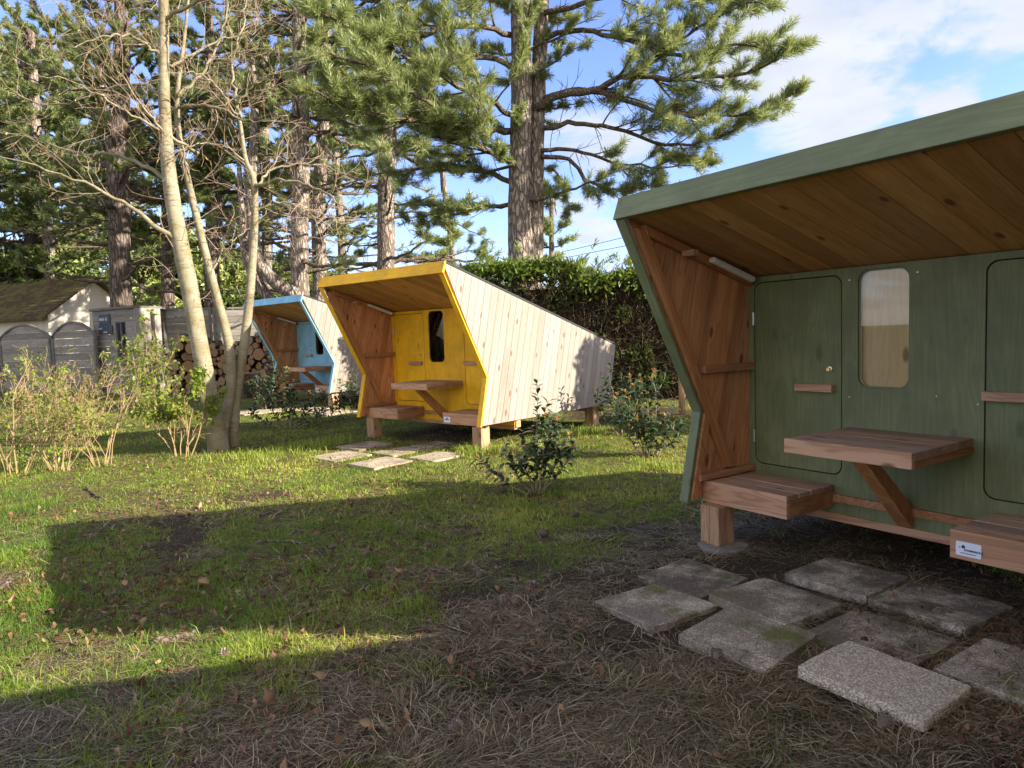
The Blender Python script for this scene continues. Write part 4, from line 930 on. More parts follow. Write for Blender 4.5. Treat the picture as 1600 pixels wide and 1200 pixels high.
# twiggy shrubs on the left
M['shrub_leaf'] = leafmat('fresh_shrub_leaves', (0.07, 0.11, 0.015), (0.16, 0.23, 0.025), (0.30, 0.34, 0.05), .4, .45)
def twig_shrub(label, px, H, Wd, seed, nst, leaves, lf, straw=True, cluster=None, kids=4):
    rng = random.Random(seed); rs = np.random.RandomState(seed); b = gnd(*px)
    root = thing('twiggy_shrub', label, 'shrub', b, 0, 'shrubs by the bare tree')
    mb = MB(); ends = []
    for i in range(nst):
        a = 6.283 * (i + rng.random()) / nst; sp = rng.uniform(.1, .55) * Wd / H
        sp *= rng.uniform(.5, 1.6); d = Vector((math.cos(a) * sp, math.sin(a) * sp, 1)); p_ = Vector((math.cos(a) * .09, math.sin(a) * .05, -.02))
        ramify(mb, rng, p_, d, H * rng.uniform(.6, .95), rng.uniform(.004, .0085), 3, .68, .05, kids, ends, .13, .06, .22)
    mb.build('stems', M['straw_twig'] if straw else M['twig'], root)
    if leaves:
        pool = [e for e in ends if (cluster is None or cluster(e[0]))]
        n_ = leaves; pick = [pool[rng.randrange(len(pool))] for _ in range(n_)]
        P_ = np.array([e[0] for e in pick]) + rs.randn(n_, 3) * .028; D_ = np.array([e[1] for e in pick]) * .5 + rs.randn(n_, 3) * .7
        V, F, T = leaf_faces(P_, D_, unit(rs.randn(n_, 3) * .6 + np.array([0, 0, 1])), rs.uniform(.7, 1.3, n_) * lf, rs.uniform(.4, .6, n_) * lf, rs, np.clip(rs.rand(n_) * .7 + .3 * rs.rand(n_), 0, 1)); np_mesh('leaves', V, F, T, M['shrub_leaf'], root)
    return root
twig_shrub('bare straw coloured shrub with two upright stems, nearest the leafy shrub', (160, 728), 1.18, .7, 31, 8, 150, .04)
twig_shrub('bare straw coloured shrub with some green leaves low down, second from the left edge', (95, 735), 1.05, .85, 32, 10, 600, .045)
twig_shrub('tangled straw coloured shrub cut by the left picture edge', (25, 742), 1.3, .95, 33, 10, 600, .045)
twig_shrub('pale twiggy shrub behind the tangled one at the left', (60, 690), 1.25, 1.1, 34, 9, 450, .045)
twig_shrub('pale twiggy shrub behind the bare one, below the arched fence', (130, 690), 1.15, 1.0, 35, 9, 260, .045)
twig_shrub('leafy green shrub on bare stems right beside the bare tree', (285, 713), .98, .5, 36, 8, 1500, .055, True, lambda p: p.z > .42)
twig_shrub('taller half leafy shrub behind, in front of the grey shed', (238, 668), 1.5, .8, 37, 9, 1000, .06, True, lambda p: p.z > .5)

# photinia bushes with glossy leaves and red shoots
M['photinia'] = leafmat('glossy_dark_leaves', (0.020, 0.045, 0.018), (0.045, 0.085, 0.030), (0.10, 0.15, 0.035), .16, .28, .5)
M['redshoot'] = leafmat('orange_red_young_leaves', (0.40, 0.13, 0.06), (0.48, 0.26, 0.10), (0.46, 0.38, 0.13), .35, .4)
def photinia(label, px, stems, seed, leafL=.085, H=.8):
    rng = random.Random(seed); rs = np.random.RandomState(seed); b = gnd(*px)
    root = thing('red_tip_shrub', label, 'shrub', b, 0, 'glossy shrubs with red shoots'); mb = MB(); LP = []; RP_ = []
    for (dx, dy, hh, kidn) in stems:
        pts = [Vector((dx * .15, dy * .15, -.02))]; top = Vector((dx, dy, hh))
        for k in range(1, 9): pts.append(pts[0].lerp(top, k / 8) + Vector((rng.gauss(0, .012), rng.gauss(0, .012), 0)) + Vector((dx, dy, 0)) * (.35 * math.sin(k / 8 * 3.14) * .5))
        axes = [(pts, .0075)]
        for _ in range(kidn):
            i = rng.randint(2, 6); a = rng.uniform(0, 6.283); L = hh * rng.uniform(.22, .45); c = [pts[i]]; d = Vector((math.cos(a) * .9, math.sin(a) * .9, .8))
            for k in range(5): d = (d + Vector((rng.gauss(0, .1), rng.gauss(0, .1), .12))).normalized(); c.append(c[-1] + d * L / 5)
            axes.append((c, .0045))
        for c, r in axes:
            mb.tube(c, list(np.linspace(r, .002, len(c))), 5, .5, False); tot = len(c) - 1; ph = rng.uniform(0, 6)
            nl = int(sum((q - p_).length for p_, q in zip(c, c[1:])) / .021)
            for j in range(nl):
                f = .22 + .78 * j / max(1, nl - 1); i = min(int(f * tot), tot - 1); p_ = c[i].lerp(c[i + 1], f * tot - i); q = (c[i + 1] - c[i]).normalized(); ph += 2.4
                s_ = rot_about(q.orthogonal().normalized(), q, ph); d = s_ * .9 + q * rng.uniform(.25, .8)
                (RP_ if f > .975 and rng.random() < .35 else LP).append((p_, d, (q + Vector((0, 0, .8))).normalized(), f))
            if rng.random() < .28:
                for j in range(9): RP_.append((c[-1] - (c[-1] - c[-2]) * .3 * rng.random(), rot_about((c[-1] - c[-2]).orthogonal().normalized(), (c[-1] - c[-2]).normalized(), j * 2.4) * .45 + (c[-1] - c[-2]).normalized(), Vector((0, 0, 1)), 1.0))
    mb.build('stems', M['twig'], root)
    def lv(name, A, L, w, mat, droop, tint):
        if not A: return
        n_ = len(A); V, F, T = leaf_faces(np.array([a[0] for a in A]), np.array([a[1] for a in A]), np.array([a[2] for a in A]), L * rs.uniform(.7, 1.2, n_), L * w * rs.uniform(.8, 1.1, n_), rs, tint(n_, A), droop); np_mesh(name, V, F, T, mat, root, True)
    lv('leaves', LP, leafL, .42, M['photinia'], .22, lambda n_, A: np.clip(rs.rand(n_) * .75 + .3 * np.array([a[3] for a in A]) - .1, 0, 1))
    lv('young_leaves', RP_, leafL * .62, .36, M['redshoot'], .05, lambda n_, A: rs.rand(n_))
    return root
photinia('glossy red tipped shrub with one tall shoot, alone before the yellow cabin', (838, 768), [(.03, .05, .92, 2), (-.25, 0, .42, 4), (.22, .05, .55, 4), (.08, -.1, .55, 4), (-.1, .1, .5, 3), (-.42, -.02, .30, 2), (.3, -.05, .45, 3), (.12, .12, .6, 3), (0, -.05, .45, 3)], 41, .095)
photinia('fullest glossy shrub with many orange shoots, beside the edge of the green cabin', (1012, 715), [(-.1, .1, .72, 4), (.12, .05, .85, 4), (.28, .1, .5, 4), (-.3, .1, .62, 4), (0, -.1, .5, 4), (.22, -.1, .4, 4), (-.18, -.05, .6, 4), (.05, .2, .7, 4), (.35, 0, .35, 2), (-.05, .15, .55, 3)], 42, .09)
photinia('glossy shrub behind, against the far end of the yellow cabin', (975, 680), [(-.15, 0, .85, 4), (.1, .05, .7, 4), (-.35, .05, .6, 4), (.25, .05, .65, 4), (0, .15, .72, 4), (-.1, -.1, .5, 3)], 43, .09)
photinia('thin glossy shrub with an orange top in front of the blue cabin benches', (452, 668), [(-.18, 0, 1.05, 3), (.12, .05, .7, 4), (-.3, .05, .5, 4), (.35, .05, .4, 3), (0, .1, .6, 4), (.25, -.05, .35, 3), (-.55, 0, .3, 3), (.5, 0, .25, 2)], 44, .10)
photinia('dark glossy shrub left of the blue cabin, near the logs', (418, 640), [(-.1, 0, .6, 5), (.15, 0, .55, 5), (-.35, .1, .5, 4), (.3, .1, .42, 4)], 45, .10)
photinia('glossy shrub squeezed between the blue and the yellow cabin', (548, 655), [(-.15, 0, .6, 4), (.1, .05, .7, 4), (-.32, .05, .4, 4), (.25, .05, .5, 4), (0, .15, .62, 4)], 46, .10)
photinia('sparse glossy shrub with pink buds before the right post of the blue cabin', (505, 660), [(.05, 0, .5, 4), (-.15, 0, .42, 3), (.2, 0, .35, 3)], 47, .09)

# ------------------------------------------------------------------ garden buildings at the left
M['grey_board'] = wood('weathered_grey_boards', (1, 0, 0), (0.30, 0.27, 0.235), (0.22, 0.195, 0.17), (0.12, 0.10, 0.085), .7, .85, None, .15)
M['grey_dark'] = wood('weathered_dark_boards', (1, 0, 0), (0.20, 0.185, 0.165), (0.14, 0.13, 0.115), None, .7, .85, None, .15)
M['render'] = simple('pale_house_render', (0.66, 0.60, 0.50), .9, 0, .08, 3)
m, t = new_mat('mossy_roof_tiles'); P = t.obj()
mo = t.ss(t.noise(P, 2.6, 5, .65), .42, .6)
col = t.mix(mo, t.mix(t.noise(P, 12, 4), (0.05, 0.032, 0.02), (0.11, 0.07, 0.04)), t.mix(t.noise(P, 20, 3), (0.06, 0.055, 0.02), (0.16, 0.15, 0.05)))
out(t, t.new('ShaderNodeBsdfPrincipled', ins={'Base Color': col, 'Roughness': .95, 'Specular IOR Level': .1, 'Normal': bump(t, t.noise(P, 18, 4), .6, .03)}).outputs[0]); M['tiles'] = m
FG = 'grey timber fence panels'
def at_z(px, py, dep, z0=None): v = at(px, py, dep); return v
def fence_panel(label, pA, pB, ztop, arch, seed, mat, weave=True, nb=9):
    A, B = Vector((pA[0], pA[1], 0)), Vector((pB[0], pB[1], 0)); L = (B - A).length; rz = math.atan2(B.y - A.y, B.x - A.x); zb = rise(A.y)
    root = thing('fence_panel', label, 'fence panel', (A.x, A.y, zb), rz, FG); rng = random.Random(seed); zt = ztop - zb
    mb = MB(); mb.box(0, .07, -.03, .04, 0, zt); mb.box(L - .07, L, -.03, .04, 0, zt); mb.box(.07, L - .07, -.025, .035, .05, .1)
    hi = lambda u: zt + arch * (1 - (2 * u - 1) ** 2)
    n_ = 16
    for i in range(n_):
        u0, u1 = i / n_, (i + 1) / n_
        mb.add([(u0 * L, -.035, hi(u0)), (u1 * L, -.035, hi(u1)), (u1 * L, .045, hi(u1)), (u0 * L, .045, hi(u0)), (u0 * L, -.035, hi(u0) + .05), (u1 * L, -.035, hi(u1) + .05), (u1 * L, .045, hi(u1) + .05), (u0 * L, .045, hi(u0) + .05)],
               [(3, 2, 1, 0), (4, 5, 6, 7), (0, 1, 5, 4), (2, 3, 7, 6), (1, 2, 6, 5), (3, 0, 4, 7)])
    mb.build('frame', M['grey_dark'], root)
    mb = MB(); h = (zt + arch - .1) / nb
    for k in range(nb):
        z0 = .1 + k * h
        if not weave:
            mb.box(.071, L - .071, rng.uniform(-.006, .006), .022, z0 + .004, min(z0 + h - .004, zt - .01), rng.random()); continue
        nseg = 4; seg = (L - .14) / nseg; N = 24; ti = rng.random()
        for i in range(N):                                              # boards woven before and behind the battens
            x0, x1 = .07 + (L - .14) * i / N, .07 + (L - .14) * (i + 1) / N
            f = lambda x: .014 * math.sin(math.pi * (x - .07) / seg + (math.pi if k % 2 else 0))
            ta, tb_ = min(z0 + h * .97, hi(x0 / L) - .002), min(z0 + h * .97, hi(x1 / L) - .002)
            if ta <= z0 + .01 and tb_ <= z0 + .01: continue
            ta, tb_ = max(ta, z0 + .005), max(tb_, z0 + .005)
            mb.add([(x0, f(x0), z0), (x1, f(x1), z0), (x1, f(x1) + .009, z0), (x0, f(x0) + .009, z0), (x0, f(x0) - .004, ta), (x1, f(x1) - .004, tb_), (x1, f(x1) + .005, tb_), (x0, f(x0) + .005, ta)],
                   [(3, 2, 1, 0), (4, 5, 6, 7), (0, 1, 5, 4), (2, 3, 7, 6)] + ([(3, 0, 4, 7)] if i == 0 else []) + ([(1, 2, 6, 5)] if i == N - 1 else []), ti)
    if weave:
        for j in range(1, 4): x = .07 + (L - .14) * j / 4; mb.box(x - .01, x + .01, .011, .022, .1, hi(x / L) - .06, .2)
    mb.build('boards', mat, root); return root
a, b, c, e = at(150, 540, 17.6), at(82, 540, 18.4), at(0, 540, 19.4), at(-85, 540, 20.4)
zA = at(150, 528, 17.6).z
fence_panel('arched woven fence panel touching the grey shed', (b.x, b.y), (a.x, a.y), at(82, 528, 18).z, .36, 51, M['grey_board'])
fence_panel('arched woven fence panel in front of the mossy roof, at the left edge', (c.x, c.y), (b.x - .06, b.y + .03), at(82, 528, 18).z, .36, 52, M['grey_board'])
fence_panel('arched woven fence panel beyond the left picture edge', (e.x, e.y), (c.x - .06, c.y + .03), at(82, 528, 18).z, .36, 53, M['grey_board'])
v0 = at(258, 540, 18.2); v1 = at(335, 540, 18.6); v2_ = at(425, 540, 19.0); v3 = at(520, 540, 19.4)
for i, (p_, q_, lab) in enumerate(((v0, v1, 'straight board fence panel between the shed and the bare tree'), (v1, v2_, 'straight board fence panel above the middle of the woodpile'), (v2_, v3, 'straight board fence panel hidden behind the blue cabin'))):
    fence_panel(lab, (p_.x, p_.y), (q_.x - .03, q_.y), at(300, 484, 18.4).z, .0, 54 + i, M['grey_board'], False, 11)
# grey shed
s0 = at(148, 540, 18.0); s1 = at(214, 540, 16.9); s2 = at(254, 540, 17.7); zt = at(214, 481, 16.9).z
rz = math.atan2(s1.y - s0.y, s1.x - s0.x); SL = (Vector(s1) - Vector(s0)).xy.length
shed = thing('garden_shed', 'small flat roofed grey timber shed with a narrow window and dark signs', 'shed', (s0.x, s0.y, rise(17)), rz)
inv = Matrix.Rotation(-rz, 3, 'Z'); q2 = inv @ (Vector(s2) - Vector(s0)); zt -= rise(17)
rng = random.Random(77); mb = MB(); nb = 14
wx0, wx1 = SL * (184 - 148) / 66, SL * (199 - 148) / 66
for k in range(nb):
    z0, z1 = zt * k / nb, zt * (k + 1) / nb - .006
    if .95 < z0 + .05 < zt - .30: mb.box(0, wx0, 0, .02, z0, z1, rng.random()); mb.box(wx1, SL, 0, .02, z0, z1, rng.random())
    else: mb.box(0, SL, 0, .02, z0, z1, rng.random())
mb.build('front_boards', M['grey_board'], shed)
mb = MB(); a_ = Vector((SL, 0, 0)); b_2 = Vector((q2.x, q2.y, 0)); dd_ = (b_2 - a_).normalized(); nn = Vector((dd_.y, -dd_.x, 0)) * .02
LL = (b_2 - a_).length; nv = 7
for k in range(nv):
    p_ = a_ + dd_ * LL * k / nv; q_ = a_ + dd_ * (LL * (k + 1) / nv - .004)
    mb.add([p_, q_, q_ - nn, p_ - nn] + [v + Vector((0, 0, zt)) for v in (p_, q_, q_ - nn, p_ - nn)], [(3, 2, 1, 0), (4, 5, 6, 7), (0, 1, 5, 4), (1, 2, 6, 5), (2, 3, 7, 6), (3, 0, 4, 7)], .6 + .4 * rng.random())
mb.build('side_boards', wood('pale_weathered_boards', (0, 0, 1), (0.36, 0.32, 0.28), (0.28, 0.25, 0.215), None, .6, .85, None, .15), shed)
mb = MB(); mb.box(.03, SL - .03, .5, .52, .0, zt - .02); mb.build('inner_wall', M['grey_board'], shed)
mb = MB(); r_ = [Vector((-.05, -.06, 0)), Vector((SL + .03, -.06, 0)), b_2 + dd_ * .05, b_2 + Vector((-1.0, 1.0, 0)), Vector((-.05, 1.3, 0))]
mb.prism([(v.x, v.y) for v in r_], lambda p, q, z: (p, q, z), zt + .002, zt + .06); mb.build('roof', M['grey_dark'], shed)
mb = MB()
for x in (wx0, (wx0 + wx1) / 2, wx1): mb.box(x - .015, x + .015, -.006, .03, .95, zt - .3)
mb.box(wx0 - .015, wx1 + .015, -.008, .032, zt - .33, zt - .3); mb.box(wx0 - .015, wx1 + .015, -.008, .032, .93, .96); mb.build('window_frame', M['grey_dark'], shed)
M['black_board'] = simple('blackboard', (0.025, 0.03, 0.035), .6, 0, .2); M['chalk'] = simple('chalk_lettering', (0.55, 0.57, 0.60), .9)
sx = SL / 66
def shed_sign(label, x0, x1, z0, z1, rows):
    mb = MB(); mb.box(0, x1 - x0, -.012, 0, 0, z1 - z0); o = mb.build('sign_board', M['black_board'], bevel=.003)
    o.location = shed.matrix_world @ Vector((0, 0, 0)); o.location = Vector((s0.x, s0.y, rise(17))) + Matrix.Rotation(rz, 3, 'Z') @ Vector((x0, -.014, z0)); o.rotation_euler = (0, 0, rz); tag(o, label, 'sign')
    for body, size, x, z in rows: text_mesh('lettering', body, size, M['chalk'], o, (x, -.0135, z), bold=.002)
shed_sign('upper dark sign board lettered MAX 10 on the grey shed', 11.5 * sx, 29 * sx, zt - .36, zt - .10, [('MAX 10', .105, .04, .10)])
shed_sign('lower dark sign board with two chalk lines on the grey shed', 10 * sx, 32 * sx, zt - .60, zt - .372, [('km / h', .06, .03, .13), ('merci', .075, .24, .03)])
# white house with the mossy roof
h0 = at(78, 540, 22.0); h1 = at(215, 540, 25.0); rz = math.atan2(h1.y - h0.y, h1.x - h0.x); HL = (Vector(h1) - Vector(h0)).xy.length
ze = at(78, 489, 22).z; zp = at(148, 438, 23.4).z; xp = HL * .5
house = thing('white_house', 'small white rendered house with a brown mossy pitched roof', 'house', (h0.x, h0.y, 0), rz)
mb = MB(); zr_ = ze - .5
mb.prism([(0, 0), (HL, 0), (HL, zr_ + .5), (xp, zp), (0, ze)], lambda p, q, y: (p, y, q), 0, .2)
mb.build('gable_wall', M['render'], house)
mb = MB(); mb.box(-.02, .18, .202, 6, 0, ze - .05); mb.build('side_wall', M['render'], house)
cy, sy = 1.0, 6.0
mb = MB(); N = 13; k_ = (zp - ze) / xp
for i in range(N):                                                      # overlapping courses of tiles
    u0, u1 = i / N, (i + 1) / N + .015
    x0, x1 = -.35 + (xp + .35) * u0, -.35 + (xp + .35) * u1
    mb.prism([(x0, ze + k_ * x0 + .10), (x1, ze + k_ * x1 + .055), (x1, ze + k_ * x1 + .02), (x0, ze + k_ * x0 + .02)], lambda p, q, y: (p, y, q), -.22, 6.2)
k2 = (zp - zr_ - .5) / (HL - xp)
mb.prism([(xp - .02, zp + .11), (HL + .3, zp - k2 * (HL - xp + .3) + .08), (HL + .3, zp - k2 * (HL - xp + .3) + .02), (xp - .02, zp + .02)], lambda p, q, y: (p, y, q), -.22, 6.2)
mb.build('roof', M['tiles'], house)

# ------------------------------------------------------------------ firewood
M['log_bark'] = bark('log_bark', (0.10, 0.075, 0.055), (0.20, 0.16, 0.12), (0.14, 0.10, 0.07), 14, .5, .012)
m, t = new_mat('sawn_log_end'); P = t.obj(); rr = t.vmath('LENGTH', t.vmath('MULTIPLY', t.vmath('ADD', P, t.scale(t.noise(P, 7, 2, col=True), .03)), (1, 0, 1)))
rg = t.math('MULTIPLY_ADD', t.math('SINE', t.math('MULTIPLY', rr, 420)), .5, .5)
oi = t.new('ShaderNodeObjectInfo').outputs['Random']
col = t.mix(rg, t.mix(oi, (0.22, 0.115, 0.042), (0.33, 0.235, 0.135)), t.mix(oi, (0.17, 0.085, 0.03), (0.22, 0.14, 0.075))); col = t.mix(t.ss(t.noise(P, 14, 4), .5, .75, 0, .6), col, (0.10, 0.075, 0.05))
out(t, t.new('ShaderNodeBsdfPrincipled', ins={'Base Color': col, 'Roughness': .9}).outputs[0]); M['log_end'] = m
def log_proto(seed, r, L):
    rng = random.Random(seed); N = 18; ang = [2 * math.pi * i / N for i in range(N)]; pr = [r * (1 + rng.uniform(-.09, .09)) for _ in ang]
    root = thing('firewood_log', 'round firewood log', 'log')
    mb = MB(); vs = [(math.cos(a) * q, -L / 2, math.sin(a) * q) for a, q in zip(ang, pr)] + [(math.cos(a) * q * 1.03, L / 2, math.sin(a) * q * .97) for a, q in zip(ang, pr)]
    mb.add(vs, [(i, N + i, N + (i + 1) % N, (i + 1) % N) for i in range(N)] + [tuple(range(N, 2 * N))[::-1]]); mb.build('log_bark', M['log_bark'], root, True)
    mb = MB(); mb.add([(v[0] * .985, v[1] + .001, v[2] * .985) for v in vs[:N]], [tuple(range(N))]); mb.build('log_end', M['log_end'], root); return root
rng = random.Random(19); protos = [log_proto(i, 1.0 if False else r, .45) for i, r in enumerate((.10, .075, .05, .14))]
rad_ = (.10, .075, .05, .14); w0, w1 = at(262, 540, 17.0), at(425, 540, 16.6); wd = (Vector(w1) - Vector(w0)); wl = wd.xy.length; wd.z = 0; wd.normalize(); wrz = math.atan2(wd.y, wd.x)
used = set(); LG = 'logs of the firewood stack'; placed = []
for tries in range(9000):
    k = rng.choices((0, 1, 2, 3), (3, 4, 4, 1.2))[0]; r = rad_[k]; x = rng.uniform(r, wl - r)
    topz = 1.32 + .16 * math.sin(x * 2.9) - (.3 if x < .5 else 0)
    # drop the log until it rests on two others
    z = r
    for _ in range(60):
        hit = [q for q in placed if (q[0] - x) ** 2 + (q[1] - z) ** 2 < (q[2] + r) ** 2 * .985]
        if not hit: break
        q = max(hit, key=lambda h: h[1] + math.sqrt(max(0, (h[2] + r) ** 2 - (h[0] - x) ** 2)))
        z = q[1] + math.sqrt(max(0, (q[2] + r) ** 2 - (q[0] - x) ** 2)) + 1e-4
    sup = [q for q in placed if (q[0] - x) ** 2 + (q[1] - z) ** 2 < (q[2] + r + .02) ** 2]
    if z + r > topz or (z > r + .01 and (len(sup) < 2 or len(placed) < 5)): continue
    placed.append((x, z, r, k))
    if len(placed) > 170: break
for x, z, r, k in placed:
    p_ = Vector(w0) + wd * x; p_ = Vector((p_.x, p_.y, rise(17) + z)); off_ = Vector((wd.y, -wd.x, 0)) * rng.uniform(-.05, .06)
    lab = {0: 'medium thick round log lying in the firewood stack by the fence', 1: 'middling round log lying in the firewood stack by the fence', 2: 'thin round log lying in the firewood stack by the fence', 3: 'thickest kind of round log in the firewood stack by the fence'}[k]
    ry = rng.uniform(0, 6.28)
    if k not in used: used.add(k); o = protos[k]; o.location = p_ + off_
    else: o = dup(protos[k], p_ + off_)
    o.rotation_mode = 'ZYX'; o.rotation_euler = (0, 0, 0); o.matrix_basis = Matrix.Translation(p_ + off_) @ Matrix.Rotation(wrz + rng.choice((rng.uniform(-.12, .12), rng.uniform(-.6, .5))), 4, 'Z') @ Matrix.Rotation(ry, 4, 'Y')
    tag(o, lab, 'log', LG)
for i, (px, py, r, h, lab) in enumerate([(384, 628, .27, .52, 'big upright cut trunk round at the right of the woodpile'), (404, 622, .2, .4, 'smaller upright cut trunk round next to the blue cabin'), (372, 634, .2, .34, 'low cut trunk round in front of the woodpile')]):
    g = at(px, 540, 15.6 - .2 * i); mb = MB(); rg_ = random.Random(i)
    root = thing('cut_trunk_round', lab, 'log', (g.x, g.y, rise(15.6)), 0, 'cut trunk rounds'); N = 22; pr = [r * (1 + rg_.uniform(-.07, .07)) for _ in range(N)]
    ring = lambda z, s: [(math.cos(6.283 * j / N) * pr[j] * s, math.sin(6.283 * j / N) * pr[j] * s, z) for j in range(N)]
    mb.add(ring(-.03, 1.06) + ring(h, 1), [(j, (j + 1) % N, N + (j + 1) % N, N + j) for j in range(N)]); mb.build('log_bark', M['log_bark'], root, True)
    mb = MB(); mb.add(ring(h - .001, .99), [tuple(range(N))]); mb.build('log_end', M['log_end'], root)

# post by the hedge and overhead cables
g = gnd(1066, 648); mb = MB(); mb.tube([(0, 0, -.1), (0, 0, .54), (0, 0, .56)], [.05, .05, .042], 12); o = mb.build('garden_post', M['beam_z'], None, True); o.location = g; tag(o, 'short round wooden post in front of the hedge, beside the green cabin', 'post')
for (a, b, lab) in (((700, 428), (985, 378), 'lower black overhead cable above the hedge'), ((700, 425), (985, 364), 'upper thin overhead cable above the hedge')):
    p_, q_ = at(*a, 42), at(*b, 36); d = q_ - p_; p_ = p_ - d * 2.4; q_ = q_ + d * 1.6
    pts = [p_.lerp(q_, i / 24) - Vector((0, 0, 1.2 * (1 - (2 * i / 24 - 1) ** 2) - .9)) for i in range(25)]; mb = MB(); mb.tube(pts, [.016] * 25, 5); o = mb.build('overhead_cable', M['roofing'], None, True); tag(o, lab, 'cable')

# ------------------------------------------------------------------ lawn, needle litter, leaves
rs = np.random.RandomState(12)
def scatter(n, ymin, ymax, power=2.2):
    """points inside a widened view wedge, denser close to the viewer"""
    u = rs.rand(n); k = 1 - power
    y = (ymin ** k + u * (ymax ** k - ymin ** k)) ** (1 / k) if abs(k) > 1e-6 else ymin * (ymax / ymin) ** u
    x = (rs.rand(n) * 2 - 1) * (y * .80 + .6); return x, y
slabs_xy = [(o.location.x, o.location.y) for o in COL.objects if o.name.startswith('paving_slab')]
def off_slabs(x, y, m=.2):
    k = np.ones(len(x), bool)
    for a, b in slabs_xy: k &= (np.abs(x - a) + np.abs(y - b)) > m * 1.35
    return k
def blades(x, y, h, w, lean, tint):
    n = len(x); z = gheight(x, y); a = rs.rand(n) * 6.283; d = np.stack([np.cos(a), np.sin(a), np.zeros(n)], 1); sd_ = np.stack([-np.sin(a), np.cos(a), np.zeros(n)], 1)
    a2 = rs.rand(n) * 6.283; d = np.stack([np.cos(a2), np.sin(a2), np.zeros(n)], 1)
    B = np.stack([x, y, z - .004], 1); up = np.array([0, 0, 1.0]); h = h[:, None]; w = w[:, None]; lean = lean[:, None]
    m_ = B + up * h * .6 + d * h * lean * .35; tp = B + up * h * (1 - .25 * lean) + d * h * lean
    V = np.stack([B - sd_ * w, B + sd_ * w, m_ + sd_ * w * .75, m_ - sd_ * w * .75, tp], 1).reshape(-1, 3); o = np.arange(n)[:, None] * 5
    return V, [o + np.array([[0, 1, 2, 3]]), o + np.array([[3, 2, 4]])], [tint, tint]
x, y = scatter(900000, 1.5, 17, 1.9); g_ = grassness(x, y); keep = (rs.rand(len(x)) < np.clip((g_ - .10) * 1.4, .015, 1) * np.clip((fbm(x * 6 + 3, y * 6 + 8, 3) - .32) * 4.5, .08, 1)) & off_slabs(x, y); x, y, g_ = x[keep], y[keep], g_[keep]
tall = vnoise(x * 2.5 + 9, y * 2.5 + 4); h = (.012 + .022 * rs.rand(len(x)) + .026 * np.clip(tall - .5, 0, 1) * 2 + .05 * (rs.rand(len(x)) < .02)) * (.55 + .6 * g_)
w = (.0011 + .0009 * rs.rand(len(x))) * np.clip(y / 4.0, 1, 2.6)
tn = np.clip(.50 + (vnoise(x * 1.3, y * 1.3 + 50) - .5) * .9 + (vnoise(x * 6, y * 6 + 9) - .5) * .5 + (rs.rand(len(x)) - .5) * .5, 0, 1)
parts = [blades(x, y, h, w, rs.uniform(.2, 1.1, len(x)), tn)]
for (px, py, rr_, hh, nn_) in [(752, 706, .22, .13, 260), (735, 712, .15, .10, 150), (650, 952, .07, .10, 60), (905, 678, .35, .12, 300), (1035, 735, .12, .11, 90), (395, 712, .4, .10, 260), (470, 700, .4, .12, 280), (330, 715, .5, .08, 160), (830, 700, .3, .10, 160), (520, 690, .3, .11, 160), (420, 960, .3, .05, 120), (610, 650, .5, .1, 200)]:
    c = gnd(px, py); xx = c.x + rs.randn(nn_) * rr_ * .5; yy = c.y + rs.randn(nn_) * rr_ * .5; parts.append(blades(xx, yy, hh * rs.uniform(.5, 1.2, nn_), .0022 * rs.uniform(.7, 1.3, nn_) * max(1, c.y / 5), rs.uniform(.2, .9, nn_), rs.uniform(.3, .9, nn_)))
V, F, T = merge(parts)
tag(np_mesh('grass', V, F, T, leafmat('grass_blades', (0.075, 0.150, 0.018), (0.19, 0.285, 0.030), (0.46, 0.47, 0.09), .4, .5)), None, None, None, 'stuff')
def litter(x, y, L, w, tint, lift):
    n = len(x); z = gheight(x, y) + lift; a = fbm(x * 2.2 + 4, y * 2.2 + 77, 2) * 16 + rs.normal(0, .8, n); b = a + rs.normal(0, .75, n)
    d1 = np.stack([np.cos(a), np.sin(a), rs.normal(.04, .18, n)], 1); d2 = np.stack([np.cos(b), np.sin(b), rs.normal(-.06, .14, n)], 1)
    p0_ = np.stack([x, y, z], 1); L = L[:, None]; w = w[:, None]; s1_ = np.stack([-np.sin(a), np.cos(a), np.zeros(n)], 1) * w; s2_ = np.stack([-np.sin(b), np.cos(b), np.zeros(n)], 1) * w
    pm = p0_ + d1 * L * .33; pn_ = pm + (d1 + d2) * .5 * L * .34; p2 = pn_ + d2 * L * .33
    V = np.stack([p0_ - s1_ * .6, p0_ + s1_ * .6, pm + s1_, pm - s1_, pn_ + s2_, pn_ - s2_, p2 + s2_ * .5, p2 - s2_ * .5], 1).reshape(-1, 3); o = np.arange(n)[:, None] * 8
    Fq = np.concatenate([o + np.array([[0, 1, 2, 3]]), o + np.array([[3, 2, 4, 5]]), o + np.array([[5, 4, 6, 7]])]); return V, [Fq], [np.tile(tint, 3)]
x, y = scatter(380000, 1.45, 9.5, 2.3); g_ = grassness(x, y); drift = np.clip((fbm(x * 1.7 + 21, y * 1.7 + 6, 4) - .36) * 4.2, .07, 1); keep = (rs.rand(len(x)) < drift * np.clip(1.1 - 0.95 * g_, .20, 1)) & (off_slabs(x, y, .2) | (rs.rand(len(x)) < .10)); x, y = x[keep], y[keep]
lft = np.where(off_slabs(x, y, .2), rs.rand(len(x)) * .022, .040)
V, F, T = litter(x, y, rs.uniform(.06, .16, len(x)), rs.uniform(.0008, .0015, len(x)) * np.clip(y / 3.2, 1, 2.4), np.clip(rs.beta(1.5, 2.0, len(x)), 0, 1), lft)
tag(np_mesh('needle_litter', V, F, T, leafmat('dry_pine_needles', (0.050, 0.033, 0.016), (0.20, 0.145, 0.074), (0.60, 0.475, 0.285), .12, .6, .3)), None, None, None, 'stuff')
